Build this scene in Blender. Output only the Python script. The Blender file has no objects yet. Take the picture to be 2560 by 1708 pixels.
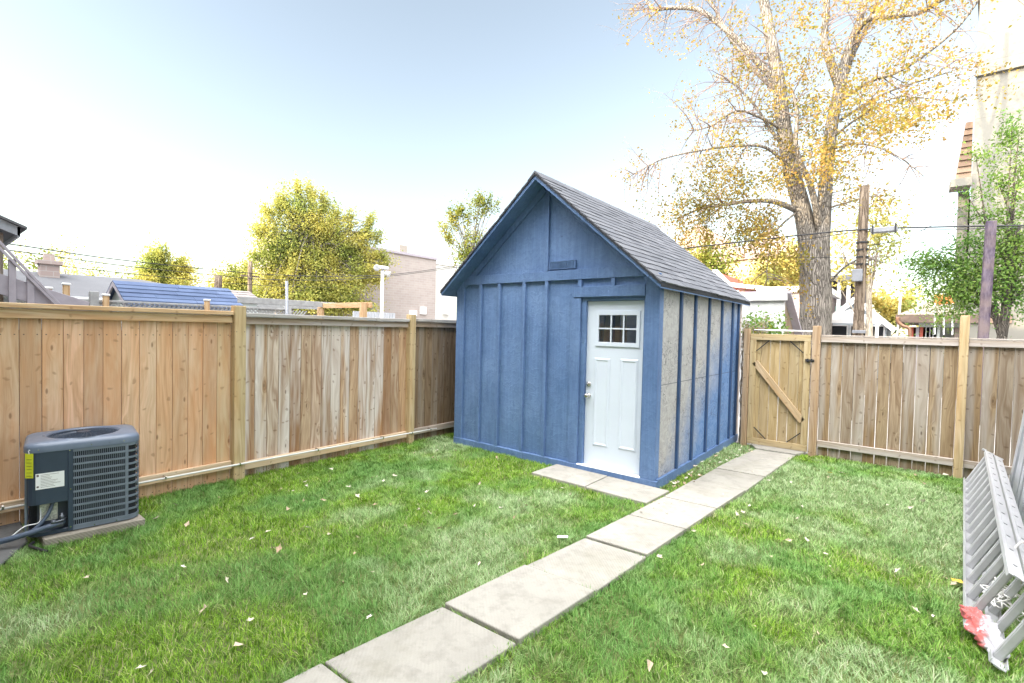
import bpy, bmesh, math, random
import numpy as np
from mathutils import Vector, Matrix
random.seed(7); rng = np.random.default_rng(7)
S = bpy.context.scene
rad = math.radians

# ------------------------------------------------------------------ camera, sky, sun, exposure
CAM_H = 1.799
YAW, PIT, ROL, FPX = rad(-38.792), rad(-1.525), rad(1.339), 1220.72
_f = Vector((math.sin(YAW)*math.cos(PIT), math.cos(YAW)*math.cos(PIT), math.sin(PIT)))
_r = _f.cross(Vector((0, 0, 1))).normalized(); _u = _r.cross(_f)
_r2 = math.cos(ROL)*_r + math.sin(ROL)*_u; _u2 = -math.sin(ROL)*_r + math.cos(ROL)*_u
cd = bpy.data.cameras.new("camera"); cam = bpy.data.objects.new("camera", cd)
S.collection.objects.link(cam); S.camera = cam
cd.sensor_fit = 'HORIZONTAL'; cd.sensor_width = 36; cd.lens = FPX/2560*36
cd.clip_start = 0.05; cd.clip_end = 3000
cam.matrix_world = Matrix(((_r2.x, _u2.x, -_f.x, 0), (_r2.y, _u2.y, -_f.y, 0), (_r2.z, _u2.z, -_f.z, CAM_H), (0, 0, 0, 1)))

SUN_EL, SUN_AZ = rad(16.5), rad(208)          # azimuth clockwise from +Y : the sun stands behind the camera, to the left
SKY_STRENGTH, EXPOSURE = 0.15, 2.45
w = bpy.data.worlds.new("World"); S.world = w; w.use_nodes = True
wn = w.node_tree; wn.nodes.clear()
wo = wn.nodes.new('ShaderNodeOutputWorld'); bg = wn.nodes.new('ShaderNodeBackground')
sky = wn.nodes.new('ShaderNodeTexSky'); sky.sky_type = 'NISHITA'; sky.sun_disc = False
sky.sun_elevation = SUN_EL; sky.sun_rotation = SUN_AZ; sky.air_density = 1.0; sky.dust_density = 0.6; sky.ozone_density = 1.5
bg.inputs['Strength'].default_value = SKY_STRENGTH
# white fill light added to the sky overhead and behind, out of view
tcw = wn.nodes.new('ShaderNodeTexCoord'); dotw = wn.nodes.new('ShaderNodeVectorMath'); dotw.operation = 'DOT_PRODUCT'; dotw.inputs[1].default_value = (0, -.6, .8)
mrw = wn.nodes.new('ShaderNodeMapRange'); mrw.interpolation_type = 'SMOOTHSTEP'; SKY_FILL = 9.3
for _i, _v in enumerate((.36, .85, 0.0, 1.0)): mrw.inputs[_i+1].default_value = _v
mxw = wn.nodes.new('ShaderNodeMix'); mxw.data_type = 'RGBA'; mxw.inputs[7].default_value = (SKY_FILL*1.5, SKY_FILL*1.5, SKY_FILL*1.5, 1)
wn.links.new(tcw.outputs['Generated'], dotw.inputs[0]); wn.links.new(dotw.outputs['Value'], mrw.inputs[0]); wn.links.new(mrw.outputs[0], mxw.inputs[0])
dim = wn.nodes.new('ShaderNodeMix'); dim.data_type = 'RGBA'; dim.blend_type = 'MULTIPLY'; dim.inputs[0].default_value = 1; dim.inputs[7].default_value = (.545, .52, .465, 1)
hs = wn.nodes.new('ShaderNodeHueSaturation'); hs.inputs['Saturation'].default_value = .70; hs.inputs['Value'].default_value = 1.0
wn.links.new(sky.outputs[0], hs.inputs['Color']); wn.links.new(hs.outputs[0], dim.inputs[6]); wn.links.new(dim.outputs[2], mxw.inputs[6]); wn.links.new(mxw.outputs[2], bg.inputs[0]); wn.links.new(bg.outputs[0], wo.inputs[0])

sd = bpy.data.lights.new("sun", 'SUN'); so = bpy.data.objects.new("sun", sd); S.collection.objects.link(so)
sd.energy = 2.05; sd.angle = rad(0.5); sd.color = (1.0, 0.84, 0.60)
_sd = Vector((math.sin(SUN_AZ)*math.cos(SUN_EL), math.cos(SUN_AZ)*math.cos(SUN_EL), math.sin(SUN_EL)))
so.rotation_euler = _sd.to_track_quat('Z', 'Y').to_euler()
S.view_settings.view_transform = 'Standard'; S.view_settings.look = 'None'
S.view_settings.gamma = 1; S.view_settings.use_curve_mapping = False; S.view_settings.exposure = EXPOSURE
S.cycles.max_bounces = 8; S.cycles.transparent_max_bounces = 12; S.cycles.use_denoising = True

# ------------------------------------------------------------------ helpers: world points on the planes the photograph shows
K = 2560/2350
def ray(U, V):
    return _f + _r2*((U*K-1280)/FPX) - _u2*((V*K-854)/FPX)
CAMP = Vector((0, 0, CAM_H))
def px(U, V, x): d = ray(U, V); return CAMP + d*(x/d.x)
def py(U, V, y): d = ray(U, V); return CAMP + d*(y/d.y)
def gp(U, V, z=0.0): d = ray(U, V); return CAMP + d*((z-CAM_H)/d.z)
def at(U, V, D): d = ray(U, V); return CAMP + d*(D/math.hypot(d.x, d.y))

# ------------------------------------------------------------------ object helpers
def tag(o, label=None, cat=None, group=None, kind=None):
    if label: o['label'] = label
    if cat: o['category'] = cat
    if group: o['group'] = group
    if kind: o['kind'] = kind
    return o
def thing(name, label, cat, loc=(0, 0, 0), group=None):
    o = bpy.data.objects.new(name, None); S.collection.objects.link(o); o.location = loc; o.empty_display_size = .1
    return tag(o, label, cat, group)
def link(o, parent=None):
    S.collection.objects.link(o)
    if parent:
        o.parent = parent
        if parent.parent is None: o.matrix_parent_inverse = Matrix.Translation(-Vector(parent.location))
    return o
def copy_tree(o, parent=None):
    c = o.copy(); S.collection.objects.link(c)
    if parent: c.parent = parent
    for ch in list(o.children): copy_tree(ch, c)
    return c

class MB:
    """collects shapes and links them as one mesh; uv: v runs in metres along the long axis of every shape"""
    def __init__(s): s.v = []; s.f = []; s.uv = []
    def add(s, vs, fs, uvs=None):
        b = len(s.v); s.v += [tuple(p) for p in vs]
        for i, f in enumerate(fs):
            s.f.append([b+k for k in f])
            s.uv += uvs[i] if uvs else [(vs[k][0]+vs[k][1], vs[k][2]) for k in f]
    def obox(s, c, ax, ay, az, hx, hy, hz):
        c = Vector(c); A = [Vector(ax).normalized(), Vector(ay).normalized(), Vector(az).normalized()]; h = [hx, hy, hz]
        L = max(range(3), key=lambda i: h[i]); loc = []
        for i in (-1, 1):
            for j in (-1, 1):
                for k in (-1, 1): loc.append((i*hx, j*hy, k*hz))
        vs = [c+A[0]*p[0]+A[1]*p[1]+A[2]*p[2] for p in loc]
        fs = [(0, 1, 3, 2), (4, 6, 7, 5), (0, 4, 5, 1), (2, 3, 7, 6), (0, 2, 6, 4), (1, 5, 7, 3)]; nrm = [0, 0, 1, 1, 2, 2]; uvs = []
        for f, n in zip(fs, nrm):
            o = [i for i in range(3) if i != n]
            vi = L if L in o else o[1]; ui = [i for i in o if i != vi][0]
            uvs.append([(loc[k][ui], loc[k][vi]) for k in f])
        if A[0].cross(A[1]).dot(A[2]) < 0: fs = [tuple(reversed(f)) for f in fs]; uvs = [list(reversed(q)) for q in uvs]
        s.add(vs, fs, uvs); return s
    def box(s, x0, x1, y0, y1, z0, z1):
        return s.obox(((x0+x1)/2, (y0+y1)/2, (z0+z1)/2), (1, 0, 0), (0, 1, 0), (0, 0, 1), abs(x1-x0)/2, abs(y1-y0)/2, abs(z1-z0)/2)
    def bar(s, p, q, wd, th, side=(0, 0, 1)):
        """a bar from p to q, wd wide across `side`-ish direction, th thick"""
        p = Vector(p); q = Vector(q); d = (q-p); n = d.normalized(); sd_ = Vector(side); sd_ = (sd_-n*sd_.dot(n)).normalized()
        return s.obox((p+q)/2, n, sd_, n.cross(sd_), d.length/2, wd/2, th/2)
    def prism(s, poly, ext):
        """poly: coplanar points, extruded by the vector ext"""
        n = len(poly); P = [Vector(p) for p in poly]; E = Vector(ext); nn = (P[1]-P[0]).cross(P[2]-P[0])
        vs = P+[p+E for p in P]
        if nn.dot(E) < 0: fs = [tuple(range(n))]+[tuple(reversed(range(n, 2*n)))]+[(i, i+n, (i+1) % n+n, (i+1) % n) for i in range(n)]
        else: fs = [tuple(reversed(range(n)))]+[tuple(range(n, 2*n))]+[(i, (i+1) % n, (i+1) % n+n, i+n) for i in range(n)]
        s.add(vs, fs); return s
    def tube(s, pts, r, n=8, cap=True):
        pts = [Vector(p) for p in pts]; rr = r if hasattr(r, '__len__') else [r]*len(pts); m = len(pts)
        t = (pts[1]-pts[0]).normalized(); a = t.orthogonal().normalized(); vs = []; L = [0]
        for i in range(m):
            t2 = (pts[min(i+1, m-1)]-pts[max(i-1, 0)])
            if t2.length > 1e-9: t2.normalize(); a = (a-t2*a.dot(t2)); a = a.normalized() if a.length > 1e-6 else t2.orthogonal().normalized(); t = t2
            b = t.cross(a)
            for k in range(n):
                g = 2*math.pi*k/n; vs.append(pts[i]+(a*math.cos(g)+b*math.sin(g))*rr[i])
            if i: L.append(L[-1]+(pts[i]-pts[i-1]).length)
        fs = []; uvs = []
        for i in range(m-1):
            for k in range(n):
                k2 = (k+1) % n; fs.append((i*n+k, i*n+k2, (i+1)*n+k2, (i+1)*n+k)); c = 2*math.pi*rr[i]/n
                uvs.append([(k*c, L[i]), ((k+1)*c, L[i]), ((k+1)*c, L[i+1]), (k*c, L[i+1])])
        if cap:
            fs += [tuple(reversed(range(n))), tuple(range((m-1)*n, m*n))]; uvs += [[(0, 0)]*n, [(0, 0)]*n]
        s.add(vs, fs, uvs); return s
    def lathe(s, c, axis, prof, n=20):
        """prof: (radius, height along axis)"""
        ax = Vector(axis).normalized(); a = ax.orthogonal().normalized(); b = ax.cross(a); c = Vector(c); vs = []
        for r_, h_ in prof:
            for k in range(n):
                g = 2*math.pi*k/n; vs.append(c+ax*h_+(a*math.cos(g)+b*math.sin(g))*r_)
        m = len(prof); fs = [(i*n+k, i*n+(k+1) % n, (i+1)*n+(k+1) % n, (i+1)*n+k) for i in range(m-1) for k in range(n)]
        fs += [tuple(reversed(range(n))), tuple(range((m-1)*n, m*n))]
        s.add(vs, fs); return s
    def build(s, name, m, parent=None, bevel=0, smooth=False, label=None, seg=1):
        me = bpy.data.meshes.new(name); me.from_pydata(s.v, [], s.f); me.update()
        uv = me.uv_layers.new(name='uv'); uv.data.foreach_set('uv', np.array(s.uv, 'f').ravel())
        if m: me.materials.append(m)
        o = bpy.data.objects.new(name, me); link(o, parent)
        if smooth: me.polygons.foreach_set('use_smooth', np.ones(len(me.polygons), bool))
        if bevel:
            b = o.modifiers.new('bevel', 'BEVEL'); b.width = bevel; b.segments = seg; b.limit_method = 'ANGLE'; b.angle_limit = rad(40)
        if label: o['label'] = label
        return o
def np_mesh(name, V, F, m, parent=None, uv=None, smooth=False):
    """V (n,3), F (k,4) or (k,3)"""
    me = bpy.data.meshes.new(name); n = F.shape[1]
    me.vertices.add(len(V)); me.vertices.foreach_set('co', V.astype('f').ravel())
    me.loops.add(F.size); me.loops.foreach_set('vertex_index', F.astype('i').ravel())
    me.polygons.add(len(F)); me.polygons.foreach_set('loop_start', np.arange(0, F.size, n, dtype='i'))
    if smooth: me.polygons.foreach_set('use_smooth', np.ones(len(F), bool))
    if uv is not None:
        l = me.uv_layers.new(name='uv'); l.data.foreach_set('uv', uv.astype('f').ravel())
    me.update(calc_edges=True); me.validate()
    me.materials.append(m); o = bpy.data.objects.new(name, me); link(o, parent); return o

# ------------------------------------------------------------------ materials
class NT:
    def __init__(s, name):
        s.m = bpy.data.materials.new(name); s.m.use_nodes = True; s.t = s.m.node_tree; s.t.nodes.clear()
        s.out = s.t.nodes.new('ShaderNodeOutputMaterial'); s.cache = {}
    def n(s, typ, **kw):
        x = s.t.nodes.new('ShaderNode'+typ)
        for k, v in kw.items(): setattr(x, k, v)
        return x
    def set(s, sock, v):
        if isinstance(v, bpy.types.NodeSocket): s.t.links.new(v, sock)
        elif v is not None:
            if sock.type == 'RGBA' and len(v) == 3: v = (*v, 1)
            sock.default_value = v
    def uv(s):
        if 'uv' not in s.cache: s.cache['uv'] = s.n('TexCoord').outputs['UV']
        return s.cache['uv']
    def oc(s):
        if 'oc' not in s.cache: s.cache['oc'] = s.n('TexCoord').outputs['Object']
        return s.cache['oc']
    def rnd(s):
        if 'r' not in s.cache: s.cache['r'] = s.n('NewGeometry').outputs['Random Per Island']
        return s.cache['r']
    def math(s, op, a, b=0.5, c=None, clamp=False):
        x = s.n('Math', operation=op, use_clamp=clamp); s.set(x.inputs[0], a); s.set(x.inputs[1], b)
        if c is not None: s.set(x.inputs[2], c)
        return x.outputs[0]
    def vmul(s, v, k):
        x = s.n('VectorMath', operation='MULTIPLY'); s.set(x.inputs[0], v); s.set(x.inputs[1], k); return x.outputs[0]
    def vadd(s, v, k):
        x = s.n('VectorMath', operation='ADD'); s.set(x.inputs[0], v); s.set(x.inputs[1], k); return x.outputs[0]
    def comb(s, x, y, z):
        c = s.n('CombineXYZ'); s.set(c.inputs[0], x); s.set(c.inputs[1], y); s.set(c.inputs[2], z); return c.outputs[0]
    def sep(s, v): c = s.n('SeparateXYZ'); s.set(c.inputs[0], v); return c.outputs
    def noise(s, vec, scale=5, detail=4, rough=.55, dist=0):
        x = s.n('TexNoise'); s.set(x.inputs['Vector'], vec); x.inputs['Scale'].default_value = scale
        x.inputs['Detail'].default_value = detail; x.inputs['Roughness'].default_value = rough; x.inputs['Distortion'].default_value = dist
        return x.outputs['Fac']
    def voro(s, vec, scale=5, feature='F1', rnd=1, out='Distance', dim='3D'):
        x = s.n('TexVoronoi', feature=feature, voronoi_dimensions=dim); s.set(x.inputs['Vector'], vec); x.inputs['Scale'].default_value = scale
        x.inputs['Randomness'].default_value = rnd; return x.outputs[out]
    def ramp(s, fac, stops, interp='LINEAR'):
        x = s.n('ValToRGB'); s.set(x.inputs[0], fac); cr = x.color_ramp; cr.interpolation = interp
        while len(cr.elements) < len(stops): cr.elements.new(.5)
        for e, (p, c) in zip(cr.elements, stops):
            e.position = p; e.color = (*c, 1) if hasattr(c, '__len__') else (c, c, c, 1)
        return x.outputs[0]
    def mix(s, fac, a, b, mode='MIX'):
        x = s.n('Mix', data_type='RGBA', blend_type=mode); s.set(x.inputs[0], fac); s.set(x.inputs[6], a); s.set(x.inputs[7], b); return x.outputs[2]
    def mr(s, v, a, b, c=0, d=1):
        x = s.n('MapRange'); s.set(x.inputs[0], v)
        for i, k in enumerate((a, b, c, d)): x.inputs[i+1].default_value = k
        return x.outputs[0]
    def bump(s, h, strength=.3, dist=.01):
        x = s.n('Bump'); x.inputs['Strength'].default_value = strength; x.inputs['Distance'].default_value = dist; s.set(x.inputs['Height'], h); return x.outputs[0]
    def bsdf(s, col, rough=.7, normal=None, metal=0, spec=.3, **kw):
        b = s.n('BsdfPrincipled'); s.set(b.inputs['Base Color'], col); s.set(b.inputs['Roughness'], rough); s.set(b.inputs['Metallic'], metal)
        b.inputs['Specular IOR Level'].default_value = spec
        if normal is not None: s.set(b.inputs['Normal'], normal)
        for k, v in kw.items(): s.set(b.inputs[k], v)
        s.t.links.new(b.outputs[0], s.out.inputs[0]); return s.m

def wood(name, tones, streak, knot=.5, weather=0, silver=(.42, .40, .38), grain=1.0):
    """tones: base colours picked board by board; streak: colour of the grain and of the stains"""
    t = NT(name); r = t.rnd(); u, v, _ = t.sep(t.uv())
    V = t.comb(t.math('ADD', u, t.math('MULTIPLY', r, 91)), t.math('ADD', v, t.math('MULTIPLY', r, 53)), t.math('MULTIPLY', r, 29))
    r2 = t.math('FRACT', t.math('MULTIPLY', r, 47.3))
    base = t.ramp(r2, [(i/max(1, len(tones)-1), c) for i, c in enumerate(tones)])
    # knots push the growth rings aside
    kv = t.vmul(V, (7.5, 2.6, 0)); kd = t.voro(kv, 1.0, dim='2D'); kc = t.sep(t.voro(kv, 1.0, out='Color', dim='2D'))[0]
    on = t.math('GREATER_THAN', kc, 1-knot)
    ring = t.math('MULTIPLY', t.math('SUBTRACT', 1, t.math('SMOOTH_MIN', t.math('MULTIPLY', kd, 3.2), 1, .3)), on)
    warp = t.noise(t.vmul(V, (5, .7, 1)), 1, 2, .5)
    gx = t.math('ADD', t.math('ADD', t.math('MULTIPLY', t.sep(V)[0], 26), t.math('MULTIPLY', warp, 9)), t.math('MULTIPLY', ring, 2.2))
    gv = t.comb(gx, t.math('MULTIPLY', t.sep(V)[1], 1.1), 0)
    g1 = t.noise(gv, 1.0, 3, .6); g2 = t.noise(t.vmul(V, (230, 5, 1)), 1, 2, .6)
    lo = t.noise(t.vmul(V, (6, .55, 1)), 1, 3, .6)
    tone = t.mr(t.math('FRACT', t.math('MULTIPLY', r, 113.7)), 0, 1, .80, 1.16); base = t.mix(1, base, t.comb(tone, tone, tone), 'MULTIPLY')
    c = t.mix(t.mr(g1, .40, .66, 0, .72*grain), base, streak, 'MIX')
    c = t.mix(t.mr(g2, .35, .7, 0, .42*grain), c, t.mix(.35, streak, (1, 1, 1)), 'MULTIPLY')
    if weather:
        wmask = t.math('MULTIPLY', t.mr(lo, .40, .58), t.mr(t.math('FRACT', t.math('MULTIPLY', r, 71.9)), .35, .6, .12, 1.0))
        c = t.mix(t.math('MULTIPLY', wmask, weather), c, t.mix(t.mr(g1, .3, .7), silver, t.mix(.5, silver, streak)), 'MIX')
        dark = t.mr(t.noise(t.vmul(V, (11, .8, 1)), 1, 3, .65), .56, .72)
        c = t.mix(t.math('MULTIPLY', dark, .55*weather), c, (streak[0]*.75, streak[1]*.7, streak[2]*.65), 'MIX')
    else:
        c = t.mix(t.mr(lo, .45, .68, 0, .5), c, (streak[0]*1.35, streak[1]*1.15, streak[2]), 'MIX')
        c = t.mix(t.mr(t.noise(t.vmul(V, (9, 1.3, 1)), 1, 3, .6), .5, .7, 0, .35), c, (.72, .58, .42), 'MIX')
    dv_ = t.comb(t.math('ADD', t.math('MULTIPLY', t.sep(V)[0], 13), t.math('MULTIPLY', warp, 2)), t.math('ADD', t.math('MULTIPLY', t.sep(V)[1], 15), t.math('MULTIPLY', t.noise(V, 6, 2), 3)), 0)
    ds = t.math('MULTIPLY', t.mr(t.voro(dv_, .5, dim='2D'), .06, .13, 1, 0), t.math('GREATER_THAN', t.sep(t.voro(dv_, .5, dim='2D', out='Color'))[1], .62))
    c = t.mix(t.math('MULTIPLY', ds, .45), c, (streak[0]*.55, streak[1]*.5, streak[2]*.45))
    nv = t.math('MULTIPLY', t.math('LESS_THAN', t.math('ABSOLUTE', t.math('SUBTRACT', t.math('ABSOLUTE', t.math('SUBTRACT', v, -.05)), .80)), .005), t.math('LESS_THAN', t.math('ABSOLUTE', t.math('SUBTRACT', t.math('ABSOLUTE', u), .042)), .005))
    c = t.mix(t.math('MULTIPLY', nv, .8), c, (.10, .075, .06))
    kcol = t.mix(t.math('MULTIPLY', t.mr(kd, .04, .085, .62, 0), on), c, (streak[0]*.32, streak[1]*.26, streak[2]*.22))
    rough = t.mr(g2, 0, 1, .65, .9)
    h = t.math('ADD', t.math('MULTIPLY', g2, .5), g1)
    return t.bsdf(kcol, rough, t.bump(h, .35, .003), spec=.2)

def flat(name, col, rough=.6, metal=0, var=.12, scale=6, bump=0, bscale=60, spec=.4):
    t = NT(name); n = t.noise(t.oc(), scale, 5, .6)
    c = t.mix(t.mr(n, .3, .7), tuple(x*(1-var) for x in col), tuple(min(1, x*(1+var)) for x in col))
    n2 = t.noise(t.oc(), bscale, 3, .6)
    return t.bsdf(c, t.mr(n, .3, .7, max(0, rough-.08), min(1, rough+.08)), t.bump(n2, bump, .004) if bump else None, metal, spec)

def osb_paint(name, col, col2=None):
    """paint over strand board: long chips pressed at all angles, brush strokes, small dents"""
    t = NT(name); o = t.oc()
    w_ = t.vadd(o, t.vmul(t.n('TexNoise').outputs['Color'], (0, 0, 0)))
    wv = t.n('TexNoise'); t.set(wv.inputs['Vector'], o); wv.inputs['Scale'].default_value = 9; wv.inputs['Detail'].default_value = 2
    p = t.vadd(o, t.vmul(wv.outputs['Color'], (.22, .22, .22)))
    ch = t.voro(t.vmul(p, (16, 16, 34)), 1, 'F1'); chc = t.sep(t.voro(t.vmul(p, (16, 16, 34)), 1, 'F1', out='Color'))[0]
    fine = t.noise(t.vmul(o, (60, 60, 14)), 1, 4, .65); lo = t.noise(o, 1.1, 4, .6); brush = t.noise(t.vmul(o, (34, 34, 1.6)), 1, 3, .6)
    dents = t.mr(t.voro(p, 13, 'F1'), .035, .085, 1, 0)
    c = t.mix(t.mr(lo, .32, .68), tuple(x*.86 for x in col), col2 or tuple(min(1, x*1.12) for x in col))
    c = t.mix(t.mr(chc, 0, 1, 0, .38), c, tuple(x*.60 for x in col))
    c = t.mix(t.mr(brush, .42, .72, 0, .26), c, tuple(min(1, x*1.45+.04) for x in col))
    c = t.mix(t.mr(t.noise(t.vmul(o, (7, 7, 2.2)), 1, 5, .7), .5, .66, 0, .42), c, tuple(x*.66 for x in col))
    c = t.mix(t.math('MULTIPLY', dents, t.mr(t.noise(o, 2.1, 2), .5, .62)), c, tuple(x*.4 for x in col))
    h = t.math('ADD', t.math('ADD', t.math('MULTIPLY', chc, .5), t.math('MULTIPLY', fine, .6)), t.math('MULTIPLY', dents, -1.2))
    return t.bsdf(c, t.mr(fine, .2, .8, .42, .66), t.bump(h, 1.0, .006), spec=.4)

def foliage(name, cols, trans=.35, rough=.6):
    t = NT(name); r = t.rnd(); c = t.ramp(r, [(i/max(1, len(cols)-1), k) for i, k in enumerate(cols)])
    lo = t.noise(t.oc(), .45, 3); c = t.mix(t.mr(lo, .38, .62), t.mix(1, c, (.62, .74, .7), 'MULTIPLY'), t.mix(1, c, (1.22, 1.12, 1.05), 'MULTIPLY'))
    d = t.n('BsdfDiffuse'); t.set(d.inputs[0], c); tr = t.n('BsdfTranslucent'); t.set(tr.inputs[0], t.mix(.5, c, t.mix(1, c, (1, .95, .5), 'MULTIPLY')))
    mx = t.n('MixShader'); mx.inputs[0].default_value = trans
    t.t.links.new(d.outputs[0], mx.inputs[1]); t.t.links.new(tr.outputs[0], mx.inputs[2]); t.t.links.new(mx.outputs[0], t.out.inputs[0]); return t.m

def bark(name, c1, c2, sc=1):
    t = NT(name); u, v, _ = t.sep(t.uv()); V = t.oc()
    p = t.vadd(t.vmul(V, (1, 1, .09)), t.vmul(t.comb(t.noise(V, 3, 3), t.noise(V, 3.3, 3), 0), (.12, .12, 0)))
    f = t.voro(p, 22*sc, 'DISTANCE_TO_EDGE'); n = t.noise(t.vmul(V, (30, 30, 8)), 1*sc, 4, .65)
    c = t.mix(t.mr(f, 0, .16), c1, c2); c = t.mix(t.mr(n, .3, .7, 0, .5), c, t.mix(.5, c1, c2))
    c = t.mix(t.mr(t.noise(V, 1.7, 3), .52, .66, 0, .35), c, tuple(min(1, x*1.35) for x in c2))
    return t.bsdf(c, .9, t.bump(t.math('ADD', t.mr(f, 0, .2), t.math('MULTIPLY', n, .4)), .9, .03), spec=.1)

def shingle(name, cols, bump=.3):
    t = NT(name); r = t.rnd(); c = t.ramp(r, [(i/(len(cols)-1), k) for i, k in enumerate(cols)]); n = t.noise(t.oc(), 220, 2, .7); lo = t.noise(t.oc(), 1.5, 4)
    c = t.mix(t.mr(n, .35, .7, 0, .4), c, tuple(x*.45 for x in cols[0])); c = t.mix(t.mr(lo, .4, .7, 0, .2), c, tuple(min(1, x*1.5) for x in cols[-1]))
    return t.bsdf(c, .92, t.bump(n, bump, .003), spec=.15)
def bands(name, cols, axis, size, mortar, gap=.06, tab=None, rough=.9):
    """brick or course pattern on flat far walls and roofs (object space)"""
    t = NT(name); o = t.oc(); x, y, z = t.sep(o)
    a = t.math('ADD', x, y); b = z
    br = t.n('TexBrick'); t.set(br.inputs['Vector'], t.comb(a, b, 0)); br.inputs['Scale'].default_value = 1
    br.inputs['Brick Width'].default_value = size[0]; br.inputs['Row Height'].default_value = size[1]; br.inputs['Mortar Size'].default_value = gap*size[1]
    t.set(br.inputs['Color1'], cols[0]); t.set(br.inputs['Color2'], cols[1]); t.set(br.inputs['Mortar'], mortar)
    n = t.noise(o, .8, 5, .65); c = t.mix(t.mr(n, .35, .7, 0, .3), br.outputs[0], tuple(k*.65 for k in cols[0]))
    return t.bsdf(c, rough, t.bump(br.outputs['Fac'], -.3, .02), spec=.15)
M = {}
M['soil'] = flat('soil', (.12, .145, .045), .95, 0, .3, 3, .4, 40)
M['ground'] = flat('ground_asphalt', (.16, .155, .15), .95, 0, .2, .4, .3, 30)
M['boards_new'] = wood('fence_boards_cedar', [(.68, .43, .27), (.74, .52, .35), (.66, .43, .26), (.75, .47, .32), (.68, .57, .34)], (.50, .28, .14), .45)
M['boards_old'] = wood('fence_boards_weathered', [(.42, .225, .10), (.60, .46, .32), (.37, .19, .085), (.64, .54, .44), (.52, .34, .18)], (.24, .11, .045), .3, 1.0, (.70, .64, .59))
M['boards_dark'] = wood('fence_boards_stained', [(.20, .13, .075), (.30, .21, .13), (.23, .15, .085), (.33, .25, .16)], (.11, .065, .035), .35, .6, (.3, .26, .22))
M['boards_back'] = wood('back_fence_boards', [(.29, .21, .13), (.37, .28, .17), (.34, .22, .11), (.31, .255, .19), (.39, .27, .14)], (.16, .095, .05), .3, .85, (.42, .385, .34))
M['post'] = wood('fence_post_lumber', [(.57, .45, .27), (.62, .49, .30)], (.38, .26, .12), .22)
M['post_old'] = wood('gate_post_lumber', [(.46, .32, .19), (.50, .36, .22)], (.25, .15, .08), .3, .2)
M['rail'] = wood('fence_rail_lumber', [(.68, .51, .31), (.66, .48, .29)], (.45, .24, .11), .3)
M['rail_old'] = wood('fence_rail_weathered', [(.44, .33, .24), (.40, .31, .23)], (.27, .18, .12), .35, .8, (.46, .43, .42))
M['rail_back'] = wood('back_rail_weathered', [(.50, .42, .36), (.47, .40, .33)], (.33, .26, .2), .3, .7, (.52, .48, .46))
M['rail_pale'] = wood('pale_rail_lumber', [(.74, .60, .44), (.70, .56, .40)], (.52, .37, .22), .25)
M['cap_silver'] = wood('silvered_cap', [(.50, .49, .48), (.46, .44, .42)], (.34, .30, .27), .15)
M['gate_wood'] = wood('gate_lumber', [(.50, .38, .20), (.56, .44, .25), (.46, .33, .16)], (.30, .20, .085), .3, .15)
M['blue'] = osb_paint('blue_painted_board', (.092, .175, .36), (.145, .236, .415))
M['blue_trim'] = osb_paint('blue_painted_trim', (.090, .168, .345), (.13, .215, .385))
M['white_paint'] = flat('white_door_paint', (.58, .635, .72), .35, 0, .04, 2, .05, 40)
M['white_metal'] = flat('white_metal', (.80, .80, .80), .4, 0, .06, 5)
M['steel'] = flat('satin_nickel', (.55, .53, .5), .25, 1, .1, 20)
M['black'] = flat('black_iron', (.02, .02, .022), .5, 0, .2, 10)
M['dark'] = flat('dark_void', (.02, .022, .028), .8, 0, .2, 10)
M['shingle'] = shingle('grey_roof_shingles', [(.112, .116, .132), (.15, .155, .172), (.13, .135, .15), (.172, .175, .192), (.12, .124, .14)])
M['siding'] = bands('house_siding', [(.62, .62, .6), (.58, .58, .57)], 'z', (40, .15), (.3, .3, .3), .05)

def concrete(name, col, groove=0):
    t = NT(name); o = t.oc(); n1 = t.noise(o, 2.2, 6, .62); n2 = t.noise(o, 170, 2, .7); n3 = t.noise(o, 11, 5, .65)
    c = t.mix(t.mr(n1, .3, .7), tuple(x*.84 for x in col), tuple(x*1.08 for x in col)); c = t.mix(t.mr(n3, .48, .68, 0, .5), c, tuple(x*.60 for x in col)); c = t.mix(t.mr(t.noise(t.vadd(o, (4, 9, 2)), 1.3, 6, .7), .52, .68, 0, .35), c, (col[0]*.6, col[1]*.6, col[2]*.5))
    oi = t.n('ObjectInfo').outputs['Random']; sh = t.mr(oi, 0, 1, .94, 1.06); c = t.mix(1, c, t.comb(sh, sh, sh), 'MULTIPLY')
    pit = t.mr(t.voro(o, 45), .06, .12, 1, 0); pit = t.math('MULTIPLY', pit, t.mr(n3, .5, .6))
    c = t.mix(t.math('MULTIPLY', pit, .6), c, tuple(x*.45 for x in col)); c = t.mix(t.mr(n2, .35, .75, 0, .22), c, tuple(x*.6 for x in col))
    wv = t.n('TexWave'); t.set(wv.inputs['Vector'], o); wv.inputs['Scale'].default_value = 22; wv.inputs['Distortion'].default_value = .6; wv.bands_direction = 'DIAGONAL'
    h = t.math('ADD', t.math('ADD', n2, t.math('MULTIPLY', wv.outputs['Fac'], .5+groove)), t.math('MULTIPLY', pit, -2))
    c = t.mix(t.math('MULTIPLY', t.mr(n1, .35, .6), t.mr(wv.outputs['Fac'], .1, .5, .05+groove*.4, 0)), c, tuple(x*.55 for x in col))
    return t.bsdf(c, .88, t.bump(h, .35, .004), spec=.2)
M['concrete'] = concrete('paving_concrete', (.345, .325, .285))
M['pad'] = concrete('pad_concrete', (.34, .30, .25), .6)

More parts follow.
